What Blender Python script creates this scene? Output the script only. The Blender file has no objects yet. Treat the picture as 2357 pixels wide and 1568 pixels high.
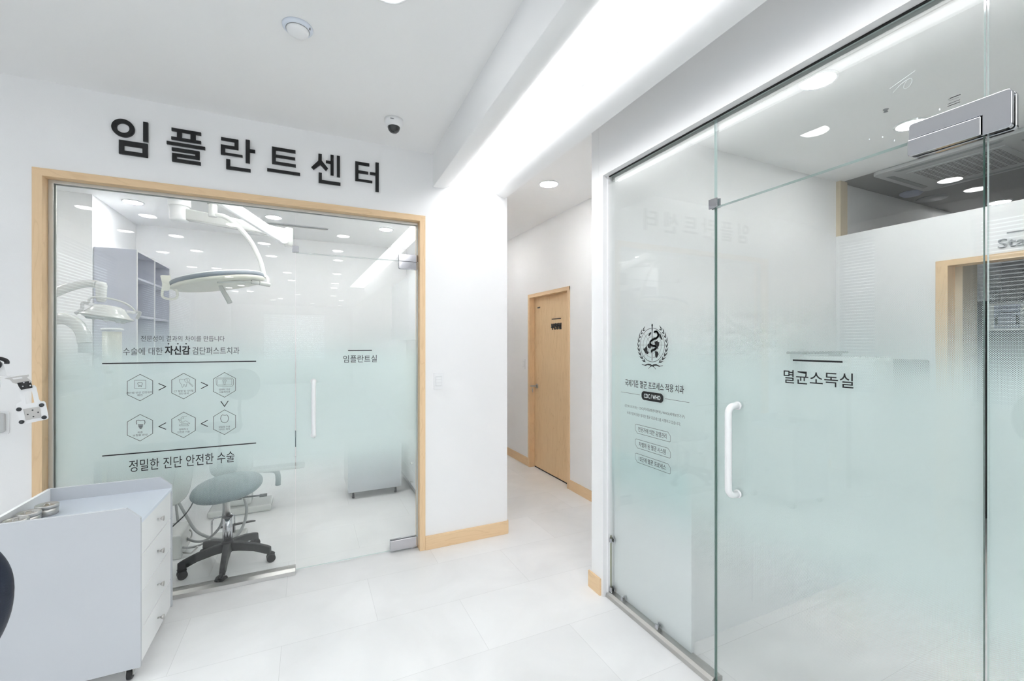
import bpy, bmesh, math, random
from mathutils import Vector, Matrix
random.seed(7)
PI = math.pi
C = bpy.context.scene.collection
SC = bpy.context.scene

# ---------------------------------------------------------------- camera, world, exposure
# X runs along the wall with the big sign, Y runs into the corridor, Z up; the lens sits above the origin
HFOV_F = 1000.0                     # focal length in pixels of a 2357 px wide frame
yaw = math.atan(.4687)
cam_data = bpy.data.cameras.new('camera')
cam = bpy.data.objects.new('camera', cam_data); C.objects.link(cam)
cam_data.sensor_width = 36.0; cam_data.sensor_fit = 'HORIZONTAL'
cam_data.lens = 36.0 * HFOV_F / 2357.0
cam_data.shift_y = 6.0 / 2357.0
cam_data.clip_start = .02; cam_data.clip_end = 60
cam.location = (0, 0, 1.5)
cam.rotation_euler = (PI/2, 0, -yaw)
SC.camera = cam
w = bpy.data.worlds.new('daylight'); SC.world = w; w.use_nodes = True
bg = w.node_tree.nodes['Background']; bg.inputs[0].default_value = (.93, .965, 1, 1); bg.inputs[1].default_value = 3.4
SC.view_settings.view_transform = 'Standard'; SC.view_settings.look = 'None'
SC.view_settings.gamma = 1; SC.view_settings.use_curve_mapping = False
SC.view_settings.exposure = 0.45
SC.cycles.use_light_tree = False; SC.cycles.max_bounces = 12; SC.cycles.diffuse_bounces = 8; SC.cycles.glossy_bounces = 3
SC.cycles.transparent_max_bounces = 16; SC.cycles.transmission_bounces = 8
SC.cycles.caustics_reflective = False; SC.cycles.caustics_refractive = False
SC.cycles.sample_clamp_indirect = 60; SC.cycles.use_adaptive_sampling = True; SC.cycles.adaptive_threshold = .08; SC.cycles.adaptive_min_samples = 16; SC.cycles.use_denoising = True
COVE_L = 6.0; SPOT_L = 70.0; LOBBY_SPOT_L = 24.0

# ---------------------------------------------------------------- materials
def mat(name): 
    m = bpy.data.materials.new(name); m.use_nodes = True
    return m, m.node_tree.nodes, m.node_tree.links
def srgb(r, g, b):
    f = lambda c: (c/255/12.92) if c/255 <= .04045 else ((c/255+.055)/1.055)**2.4
    return (f(r), f(g), f(b), 1)
def pbr(name, col, rough=.5, metal=0, bump=0, bscale=200, var=0, vscale=4, spec=.5, coat=0):
    m, n, l = mat(name); p = n['Principled BSDF']
    p.inputs['Base Color'].default_value = col; p.inputs['Roughness'].default_value = rough
    p.inputs['Metallic'].default_value = metal; p.inputs['Specular IOR Level'].default_value = spec
    p.inputs['Coat Weight'].default_value = coat
    tc = n.new('ShaderNodeTexCoord')
    nz = n.new('ShaderNodeTexNoise'); nz.inputs['Scale'].default_value = vscale; nz.inputs['Detail'].default_value = 5
    l.new(tc.outputs['Object'], nz.inputs['Vector'])
    mx = n.new('ShaderNodeMixRGB'); mx.inputs[1].default_value = col
    mx.inputs[2].default_value = tuple(c*(1-var) for c in col[:3]) + (1,)
    l.new(nz.outputs['Fac'], mx.inputs[0]); l.new(mx.outputs[0], p.inputs['Base Color'])
    if bump:
        nb = n.new('ShaderNodeTexNoise'); nb.inputs['Scale'].default_value = bscale
        l.new(tc.outputs['Object'], nb.inputs['Vector'])
        bp = n.new('ShaderNodeBump'); bp.inputs['Strength'].default_value = bump; bp.inputs['Distance'].default_value = .002
        l.new(nb.outputs['Fac'], bp.inputs['Height']); l.new(bp.outputs[0], p.inputs['Normal'])
    return m
def emit(name, col, s):
    m, n, l = mat(name); n.remove(n['Principled BSDF'])
    e = n.new('ShaderNodeEmission'); e.inputs[0].default_value = col; e.inputs[1].default_value = s
    l.new(e.outputs[0], n['Material Output'].inputs[0]); return m

def math_node(n, l, op, a, b=None, c=None):
    k = n.new('ShaderNodeMath'); k.operation = op
    for i, v in enumerate((a, b, c)):
        if v is None: continue
        if isinstance(v, (int, float)): k.inputs[i].default_value = v
        else: l.new(v, k.inputs[i])
    return k.outputs[0]

def glass_pane_mat():
    m, n, l = mat('clear_glass'); n.remove(n['Principled BSDF'])
    lw = n.new('ShaderNodeLayerWeight'); lw.inputs['Blend'].default_value = .5
    p5 = math_node(n, l, 'POWER', lw.outputs['Facing'], 5.0)
    f = math_node(n, l, 'MULTIPLY_ADD', p5, .95, .045)
    t = n.new('ShaderNodeBsdfTransparent'); t.inputs[0].default_value = (.982, .993, .989, 1)
    g = n.new('ShaderNodeBsdfGlossy'); g.inputs['Roughness'].default_value = 0.0
    mx = n.new('ShaderNodeMixShader'); l.new(f, mx.inputs[0]); l.new(t.outputs[0], mx.inputs[1]); l.new(g.outputs[0], mx.inputs[2])
    l.new(mx.outputs[0], n['Material Output'].inputs[0]); return m

def film_mat(name, ax):
    """dotted gradient privacy film: a 45 degree grid of white dots that grow until they cover the pane"""
    m, n, l = mat(name); n.remove(n['Principled BSDF'])
    tc = n.new('ShaderNodeTexCoord'); sp = n.new('ShaderNodeSeparateXYZ'); l.new(tc.outputs['Object'], sp.inputs[0])
    U = sp.outputs[ax]; Z = sp.outputs[2]; c = .005
    def cell(off):
        a = math_node(n, l, 'ADD', U, 20.0 + off*c); a = math_node(n, l, 'MODULO', a, c); a = math_node(n, l, 'SUBTRACT', a, c/2)
        b = math_node(n, l, 'ADD', Z, 20.0 + off*c); b = math_node(n, l, 'MODULO', b, c); b = math_node(n, l, 'SUBTRACT', b, c/2)
        a = math_node(n, l, 'MULTIPLY', a, a); return math_node(n, l, 'SQRT', math_node(n, l, 'MULTIPLY_ADD', b, b, a))
    d = math_node(n, l, 'MINIMUM', cell(0), cell(.5))
    top = n.new('ShaderNodeMapRange'); l.new(Z, top.inputs[0])
    for i, v in ((1, 1.74), (2, 1.27), (3, 0.0), (4, 1.08)): top.inputs[i].default_value = v
    bot = n.new('ShaderNodeMapRange'); l.new(Z, bot.inputs[0])
    for i, v in ((1, .38), (2, .90), (3, 0.0), (4, 1.08)): bot.inputs[i].default_value = v
    R = math_node(n, l, 'MULTIPLY', math_node(n, l, 'MINIMUM', top.outputs[0], bot.outputs[0]), c*.5)
    k = math_node(n, l, 'SUBTRACT', R, d)
    mask = n.new('ShaderNodeMapRange'); l.new(k, mask.inputs[0])
    for i, v in ((1, -.0001), (2, .0001), (3, 0.0), (4, .93)): mask.inputs[i].default_value = v
    di = n.new('ShaderNodeBsdfDiffuse'); di.inputs[0].default_value = (.81, .93, .92, 1)
    tl = n.new('ShaderNodeBsdfTranslucent'); tl.inputs[0].default_value = (.86, .965, .955, 1)
    m1 = n.new('ShaderNodeMixShader'); m1.inputs[0].default_value = .48
    l.new(di.outputs[0], m1.inputs[1]); l.new(tl.outputs[0], m1.inputs[2])
    tr = n.new('ShaderNodeBsdfTransparent')
    m2 = n.new('ShaderNodeMixShader'); l.new(mask.outputs[0], m2.inputs[0]); l.new(tr.outputs[0], m2.inputs[1]); l.new(m1.outputs[0], m2.inputs[2])
    l.new(m2.outputs[0], n['Material Output'].inputs[0]); return m

def wood_mat(name, base, dark, axis='Z', scale=1.0):
    m, n, l = mat(name); p = n['Principled BSDF']
    tc = n.new('ShaderNodeTexCoord'); mp = n.new('ShaderNodeMapping')
    sc = {'X': (1.2, 9, 9), 'Y': (9, 1.2, 9), 'Z': (9, 9, 1.2)}[axis]
    mp.inputs['Scale'].default_value = tuple(s*scale for s in sc)
    l.new(tc.outputs['Object'], mp.inputs[0])
    n1 = n.new('ShaderNodeTexNoise'); n1.inputs['Scale'].default_value = 1.5; n1.inputs['Detail'].default_value = 2; n1.inputs['Distortion'].default_value = .6
    l.new(mp.outputs[0], n1.inputs['Vector'])
    wv = math_node(n, l, 'SINE', math_node(n, l, 'MULTIPLY', n1.outputs['Fac'], 42.0))
    wv = math_node(n, l, 'POWER', math_node(n, l, 'MULTIPLY_ADD', wv, .5, .5), 14.0)
    n2 = n.new('ShaderNodeTexNoise'); n2.inputs['Scale'].default_value = 9; n2.inputs['Detail'].default_value = 6
    l.new(mp.outputs[0], n2.inputs['Vector'])
    f = math_node(n, l, 'ADD', math_node(n, l, 'MULTIPLY', wv, .22), math_node(n, l, 'MULTIPLY', n2.outputs['Fac'], .34))
    mx = n.new('ShaderNodeMixRGB'); mx.inputs[1].default_value = base; mx.inputs[2].default_value = dark
    l.new(f, mx.inputs[0]); l.new(mx.outputs[0], p.inputs['Base Color'])
    p.inputs['Roughness'].default_value = .48; p.inputs['Specular IOR Level'].default_value = .35
    return m

def floor_mat():
    m, n, l = mat('floor_tile'); p = n['Principled BSDF']
    tc = n.new('ShaderNodeTexCoord'); mp = n.new('ShaderNodeMapping'); mp.inputs['Location'].default_value = (.12, .33, 0)
    l.new(tc.outputs['Object'], mp.inputs[0])
    br = n.new('ShaderNodeTexBrick'); br.offset = .5; br.inputs['Scale'].default_value = 1
    br.inputs['Brick Width'].default_value = .92; br.inputs['Row Height'].default_value = .46
    br.inputs['Mortar Size'].default_value = .0011; br.inputs['Mortar Smooth'].default_value = .3
    br.inputs['Color1'].default_value = (.84, .84, .84, 1); br.inputs['Color2'].default_value = (.88, .88, .88, 1)
    br.inputs['Mortar'].default_value = (.70, .70, .70, 1)
    l.new(mp.outputs[0], br.inputs['Vector'])
    nz = n.new('ShaderNodeTexNoise'); nz.inputs['Scale'].default_value = 2.2; nz.inputs['Detail'].default_value = 7; nz.inputs['Distortion'].default_value = .8
    l.new(tc.outputs['Object'], nz.inputs['Vector'])
    rmp = n.new('ShaderNodeMapRange'); l.new(nz.outputs['Fac'], rmp.inputs[0])
    for i, v in ((1, .3), (2, .7), (3, .93), (4, 1.03)): rmp.inputs[i].default_value = v
    mx = n.new('ShaderNodeMixRGB'); mx.blend_type = 'MULTIPLY'; mx.inputs[0].default_value = 1
    l.new(br.outputs['Color'], mx.inputs[1]); l.new(rmp.outputs[0], mx.inputs[2]); l.new(mx.outputs[0], p.inputs['Base Color'])
    p.inputs['Roughness'].default_value = .38; p.inputs['Specular IOR Level'].default_value = .3
    return m

M = {}
M['wall'] = pbr('white_wallpaper', (.90, .90, .90, 1), .6, bump=.10, bscale=420, var=.015)
M['ceil'] = pbr('white_ceiling_paint', (.89, .89, .885, 1), .75, bump=.06, bscale=380, var=.01)
M['gloss'] = pbr('white_gloss_board', (.85, .87, .88, 1), .28, var=.01)
M['floor'] = floor_mat()
M['dim'] = pbr('unlit_shade_grey', (.30, .295, .29, 1), .8, var=.02)  # dimness of the unlit staff area put into the colour
M['wood_v'] = wood_mat('maple_wood_upright', srgb(240, 210, 170), srgb(212, 176, 132), 'Z')
M['wood_x'] = wood_mat('maple_wood_level_x', srgb(240, 210, 170), srgb(212, 176, 132), 'X')
M['wood_y'] = wood_mat('maple_wood_level_y', srgb(240, 210, 170), srgb(212, 176, 132), 'Y')
M['door'] = wood_mat('oak_door_veneer', srgb(238, 208, 166), srgb(205, 168, 122), 'Z', .8)
M['beige'] = pbr('beige_laminate', srgb(214, 200, 176), .5, var=.04)
M['glass'] = glass_pane_mat()
M['edge'] = pbr('green_glass_edge', (.10, .20, .165, 1), .12, spec=.8)
M['edge_l'] = pbr('pale_glass_edge', (.62, .74, .72, 1), .12, spec=.8)  # pale copy of the edge; its bright reflections put into the colour
M['film_x'] = film_mat('dotted_film_x', 0); M['film_y'] = film_mat('dotted_film_y', 1)
M['black'] = pbr('black_lettering', (.006, .007, .008, 1), .45)
M['thin'] = pbr('thin_grey_lettering', (.07, .085, .09, 1), .5)
M['pale'] = pbr('pale_lettering', (.78, .86, .85, 1), .5)
M['pillt'] = M['pale']
M['steel'] = pbr('brushed_steel', (.60, .59, .57, 1), .32, 1, var=.06, vscale=30)
M['chrome'] = pbr('polished_chrome', (.58, .58, .61, 1), .07, 1, bump=.05, bscale=14)
M['alu'] = pbr('aluminium_channel', (.66, .66, .64, 1), .38, .7)
M['white_pl'] = pbr('white_plastic', (.88, .885, .89, 1), .3, var=.01)
M['cool_pl'] = pbr('cool_white_plastic', (.74, .79, .87, 1), .32, var=.01)
M['medic'] = pbr('white_medical_enamel', (.70, .71, .69, 1), .22, coat=.3)
M['cream'] = pbr('cream_plastic', (.80, .78, .68, 1), .3)
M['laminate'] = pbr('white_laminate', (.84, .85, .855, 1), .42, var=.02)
M['laminate_s'] = pbr('shaded_side_laminate', (.56, .582, .615, 1), .42, var=.02)  # darkened copy of the laminate for sides turned from the strip light
M['laminate_in'] = pbr('greyish_shelf_laminate', (.56, .58, .66, 1), .5, var=.03)
M['grey_pl'] = pbr('mid_grey_plastic', (.30, .31, .32, 1), .45)
M['grey_l'] = pbr('light_grey_plastic', (.55, .56, .56, 1), .4)
M['black_pl'] = pbr('black_plastic', (.018, .018, .02, 1), .42, bump=.1, bscale=700)
M['rubber'] = pbr('dark_rubber', (.05, .055, .06, 1), .7)
M['leather'] = pbr('dark_navy_leatherette', (.012, .018, .035, 1), .38, bump=.15, bscale=300)
M['slate'] = pbr('grey_teal_leatherette', (.13, .18, .20, 1), .5, bump=.1, bscale=300)
M['hose'] = pbr('grey_hose', (.36, .37, .37, 1), .45)
M['lens'] = pbr('lamp_lens', (.56, .60, .60, 1), .12, coat=.5)
M['cream_ring'] = pbr('cream_lamp_ring', (.78, .78, .70, 1), .3)
M['smoke'] = pbr('smoked_dome', (.02, .023, .026, 1), .08, coat=.5)
M['gap'] = pbr('dark_gap', (.02, .02, .02, 1), .7)
M['slat'] = pbr('blind_slat', (.55, .58, .62, 1), .4)
M['spot'] = emit('downlight_disc', (1, 1, 1, 1), SPOT_L)
M['spot_lobby'] = emit('lobby_downlight_disc', (1, 1, 1, 1), LOBBY_SPOT_L)
M['cove'] = emit('cove_diffuser', (.985, .99, 1, 1), COVE_L)
M['smear'] = pbr('chalk_smear', (.85, .90, .90, 1), .6)
M['locker'] = pbr('dark_grey_metal', (.075, .072, .07, 1), .5)
M['panel_b'] = pbr('pale_blue_panel', (.42, .46, .60, 1), .4)

# ---------------------------------------------------------------- mesh helper
class MB:
    def __init__(s): s.v = []; s.f = []; s.mi = []; s.m = 0; s.sm = []
    def add(s, vs, fs, smooth=False, T=None):
        o = len(s.v); s.v += [tuple((T @ Vector(v)) if T else v) for v in vs]
        for f in fs: s.f.append([o+i for i in f]); s.mi.append(s.m); s.sm.append(smooth)
        return s
    def box(s, x0, y0, z0, x1, y1, z1, T=None):
        x0, x1 = sorted((x0, x1)); y0, y1 = sorted((y0, y1)); z0, z1 = sorted((z0, z1))
        return s.add([(x0,y0,z0),(x1,y0,z0),(x1,y1,z0),(x0,y1,z0),(x0,y0,z1),(x1,y0,z1),(x1,y1,z1),(x0,y1,z1)],
              [(0,3,2,1),(4,5,6,7),(0,1,5,4),(1,2,6,5),(2,3,7,6),(3,0,4,7)], T=T)
    def cyl(s, p, q, r, r2=None, n=24, cap=True):
        p = Vector(p); q = Vector(q); r2 = r if r2 is None else r2
        d = (q-p).normalized(); a = d.orthogonal().normalized(); b = d.cross(a)
        vs = []
        for c, rr in ((p, r), (q, r2)):
            for i in range(n):
                t = 2*PI*i/n; vs.append(c + a*math.cos(t)*rr + b*math.sin(t)*rr)
        s.add(vs, [(i, (i+1)%n, n+(i+1)%n, n+i) for i in range(n)], True)
        if cap: s.add([vs[i] for i in range(n)], [tuple(range(n-1, -1, -1))]); s.add([vs[n+i] for i in range(n)], [tuple(range(n))])
        return s
    def lathe(s, prof, n=32, T=None, smooth=True):
        vs = []; fs = []
        for r, z in prof:
            for i in range(n):
                t = 2*PI*i/n; vs.append((r*math.cos(t), r*math.sin(t), z))
        for j in range(len(prof)-1):
            for i in range(n): fs.append((j*n+i, j*n+(i+1)%n, (j+1)*n+(i+1)%n, (j+1)*n+i))
        s.add(vs, fs, smooth, T)
        k = len(prof)
        if prof[0][0] > 1e-5: s.add(vs[:n], [tuple(range(n-1, -1, -1))], T=T)
        if prof[-1][0] > 1e-5: s.add(vs[(k-1)*n:], [tuple(range(n))], T=T)
        return s
    def tube(s, pts, r, n=12, rs=None, sub=0, squash=1.0):
        P = [Vector(p) for p in pts]
        if sub:
            Q = []
            R = rs if rs else [r]*len(P); RR = []
            for i in range(len(P)-1):
                a = P[max(i-1, 0)]; b = P[i]; c = P[i+1]; d = P[min(i+2, len(P)-1)]
                for k in range(sub):
                    t = k/sub
                    Q.append(.5*((2*b)+(c-a)*t+(2*a-5*b+4*c-d)*t*t+(3*b-a-3*c+d)*t**3)); RR.append(R[i]*(1-t)+R[i+1]*t)
            Q.append(P[-1]); RR.append(R[-1]); P = Q; rs = RR
        rs = rs or [r]*len(P)
        up = None; vs = []
        for i, p in enumerate(P):
            d = (P[min(i+1, len(P)-1)] - P[max(i-1, 0)]).normalized()
            if up is None: up = d.orthogonal().normalized()
            up = (up - d*up.dot(d)).normalized(); b = d.cross(up)
            for k in range(n):
                t = 2*PI*k/n; vs.append(p + up*math.cos(t)*rs[i] + b*math.sin(t)*rs[i]*squash)
        fs = [(j*n+k, j*n+(k+1)%n, (j+1)*n+(k+1)%n, (j+1)*n+k) for j in range(len(P)-1) for k in range(n)]
        s.add(vs, fs, True); s.add(vs[:n], [tuple(range(n-1, -1, -1))]); s.add(vs[-n:], [tuple(range(n))])
        return s
    def prism(s, poly, O, U, V, h):
        """extrude the 2D polygon poly from O along U x V by h"""
        O, U, V = Vector(O), Vector(U), Vector(V); N = U.cross(V).normalized(); k = len(poly)
        vs = [O+U*a+V*b for a, b in poly] + [O+U*a+V*b+N*h for a, b in poly]
        return s.add(vs, [tuple(range(k-1, -1, -1)), tuple(range(k, 2*k))] + [(i, (i+1)%k, k+(i+1)%k, k+i) for i in range(k)])
    def build(s, name, m, parent=None, bevel=0, seg=2, sub=0, solid=0):
        me = bpy.data.meshes.new(name); me.from_pydata([tuple(v) for v in s.v], [], s.f)
        ms = m if isinstance(m, (list, tuple)) else [m]
        for k in ms: me.materials.append(k)
        me.polygons.foreach_set('material_index', s.mi); me.polygons.foreach_set('use_smooth', s.sm); 
        bm = bmesh.new(); bm.from_mesh(me); bmesh.ops.remove_doubles(bm, verts=bm.verts, dist=1e-6)
        bmesh.ops.recalc_face_normals(bm, faces=bm.faces); bm.to_mesh(me); bm.free(); me.update()
        o = bpy.data.objects.new(name, me); C.objects.link(o)
        if parent: o.parent = parent
        if bevel:
            b = o.modifiers.new('bevel', 'BEVEL'); b.width = bevel; b.segments = seg; b.limit_method = 'ANGLE'; b.angle_limit = math.radians(40)
            b.harden_normals = False
        if sub:
            b = o.modifiers.new('sub', 'SUBSURF'); b.levels = sub; b.render_levels = sub
        return o
def B(*a): return MB().box(*a)
def empty(name, loc=(0, 0, 0), rz=0):
    o = bpy.data.objects.new(name, None); C.objects.link(o); o.location = loc; o.rotation_euler.z = rz; o.empty_display_size = .05
    return o
def tag(o, label, cat, group=None, kind=None):
    o['label'] = label; o['category'] = cat
    if group: o['group'] = group
    if kind: o['kind'] = kind
    return o
def struct(o, label=None, cat=None):
    o['kind'] = 'structure'
    if label: o['label'] = label
    if cat: o['category'] = cat
    return o
def part(o, label): o['label'] = label; return o
def copy_tree(o, parent=None):
    c = o.copy(); C.objects.link(c)
    if parent: c.parent = parent
    for ch in list(o.children): copy_tree(ch, c)
    return c
def rounded(poly, r, n=5):
    out = []; k = len(poly)
    for i in range(k):
        a, b, c = Vector(poly[i-1]), Vector(poly[i]), Vector(poly[(i+1) % k])
        r_ = min(r, (a-b).length/2, (c-b).length/2); p = b+(a-b).normalized()*r_; q_ = b+(c-b).normalized()*r_
        for j in range(n+1):
            t = j/n; out.append(tuple(p*(1-t)**2 + b*2*t*(1-t) + q_*t*t))
    return out
def rrect(w, h, r, n=5):
    out = []
    for cx, cy, a0 in ((w/2-r, h/2-r, 0), (-w/2+r, h/2-r, 90), (-w/2+r, -h/2+r, 180), (w/2-r, -h/2+r, 270)):
        for i in range(n+1):
            t = math.radians(a0+90*i/n); out.append((cx+r*math.cos(t), cy+r*math.sin(t)))
    return out

# flat graphics laid on a vertical surface ----------------------------------------------
class Plane2:
    """a vertical surface: axis 'x' (u = X, seen from -Y) or 'y' (u = Y, seen from -X)"""
    def __init__(s, axis, pos): s.axis = axis; s.pos = pos
    def p(s, u, v, off=0): return (u, s.pos-off, v) if s.axis == 'x' else (s.pos-off, u, v)
def stroke(mb, pl, pts, wd, off=0):
    pts = [Vector(p) for p in pts]
    for a, b in zip(pts, pts[1:]):
        d = (b-a)
        if d.length < 1e-6: continue
        d.normalize(); nrm = Vector((-d.y, d.x))*wd/2; a2 = a-d*wd*.3; b2 = b+d*wd*.3
        q = [a2+nrm, b2+nrm, b2-nrm, a2-nrm]
        mb.add([pl.p(x.x, x.y, off) for x in q], [(0, 1, 2, 3)])
def ring2(mb, pl, u, v, ru, rv, wd, off=0, n=48, a0=0, a1=2*PI):
    vs = []
    for i in range(n+1):
        t = a0+(a1-a0)*i/n
        for k in (-.5, .5): vs.append(pl.p(u+(ru+k*wd)*math.cos(t), v+(rv+k*wd)*math.sin(t), off))
    mb.add(vs, [(2*i, 2*i+1, 2*i+3, 2*i+2) for i in range(n)])
def poly2(mb, pl, pts, off=0): mb.add([pl.p(a, b, off) for a, b in pts], [tuple(range(len(pts)))])

def text(name, body, pl, u0, u1, v0, v1, m, parent=None, weight=0.0, depth=0.0, off=.0004, track=1.0):
    """lettering fitted to the box u0..u1 (reading direction) by v0..v1"""
    cu = bpy.data.curves.new(name, 'FONT'); cu.body = body; cu.offset = weight; cu.space_character = track
    cu.resolution_u = 3
    tmp = bpy.data.objects.new(name, cu); C.objects.link(tmp)
    dg = bpy.context.evaluated_depsgraph_get(); me = bpy.data.meshes.new_from_object(tmp.evaluated_get(dg))
    bpy.data.objects.remove(tmp); bpy.data.curves.remove(cu)
    xs = [v.co.x for v in me.vertices]; ys = [v.co.y for v in me.vertices]
    x0, x1, y0, y1 = min(xs), max(xs), min(ys), max(ys)
    sx = (u1-u0)/(x1-x0); sy = (v1-v0)/(y1-y0)
    for v in me.vertices: v.co = pl.p(u0+(v.co.x-x0)*sx, v0+(v.co.y-y0)*sy, off)
    me.materials.clear(); me.materials.append(m); me.name = name
    me.polygons.foreach_set('material_index', [0]*len(me.polygons))
    if depth:
        bm = bmesh.new(); bm.from_mesh(me); bmesh.ops.remove_doubles(bm, verts=bm.verts, dist=1e-6)
        r = bmesh.ops.extrude_face_region(bm, geom=bm.faces[:])
        dv = Vector(pl.p(0, 0, depth)) - Vector(pl.p(0, 0, 0))
        bmesh.ops.translate(bm, vec=dv, verts=[g for g in r['geom'] if isinstance(g, bmesh.types.BMVert)])
        bmesh.ops.recalc_face_normals(bm, faces=bm.faces); bm.to_mesh(me); bm.free()
    o = bpy.data.objects.new(name, me); C.objects.link(o)
    if parent: o.parent = parent
    return o
SIGN=[('임', [(-0.8459, 2.641, -0.8239, 2.7519), (-0.9522, 2.6025, -0.8263, 2.6301), (-0.9522, 2.5575, -0.931, 2.6301), (-0.8488, 2.5528, -0.8263, 2.6303), (-0.9522, 2.5528, -0.8263, 2.5736)], (-0.9344, 2.6983, 0.0505, 0.0495), None), ('플', [(-0.7163, 2.7288, -0.5752, 2.7464), (-0.7175, 2.6792, -0.5752, 2.6955), (-0.6909, 2.6815, -0.6678, 2.7443), (-0.6265, 2.6832, -0.6016, 2.7464), (-0.7391, 2.6478, -0.5555, 2.6651), (-0.7151, 2.6145, -0.5827, 2.6333), (-0.6034, 2.584, -0.5827, 2.6319), (-0.7139, 2.584, -0.5827, 2.6015), (-0.7139, 2.5569, -0.6922, 2.6015), (-0.7139, 2.5522, -0.5771, 2.5709)], None, None), ('란', [(-0.4757, 2.7229, -0.3871, 2.7405), (-0.4071, 2.6789, -0.3871, 2.741), (-0.477, 2.6789, -0.3871, 2.696), (-0.477, 2.6364, -0.4554, 2.696), (-0.477, 2.6379, -0.3655, 2.651), (-0.3486, 2.6076, -0.3268, 2.7503), (-0.3302, 2.6764, -0.2986, 2.6952), (-0.4495, 2.5545, -0.4291, 2.6133), (-0.4495, 2.5535, -0.3227, 2.572)], None, None), ('트', [(-0.2069, 2.6292, -0.1855, 2.7347), (-0.2069, 2.7163, -0.0749, 2.7347), (-0.1905, 2.6722, -0.0764, 2.6884), (-0.2069, 2.6274, -0.0727, 2.6449), (-0.2331, 2.5769, -0.0482, 2.595)], None, None), ('센', [(0.1044, 2.6872, 0.1358, 2.7037), (0.1327, 2.6113, 0.1516, 2.7463), (0.1715, 2.6056, 0.1906, 2.7466), (0.061, 2.5548, 0.0803, 2.6167), (0.061, 2.5502, 0.1938, 2.5703)], None, [(0.0594, 2.7387), (0.0803, 2.7392), (0.0795, 2.6967), (0.1177, 2.6525), (0.1052, 2.6343), (0.071, 2.669), (0.0311, 2.6302), (0.0173, 2.6438), (0.0587, 2.693)]), ('터', [(0.2873, 2.5992, 0.3071, 2.7303), (0.2873, 2.712, 0.3783, 2.7303), (0.3013, 2.6551, 0.3707, 2.6725), (0.2873, 2.6002, 0.3978, 2.6143), (0.3825, 2.6567, 0.4234, 2.673), (0.4191, 2.5454, 0.4406, 2.7458)], None, None)]
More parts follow.
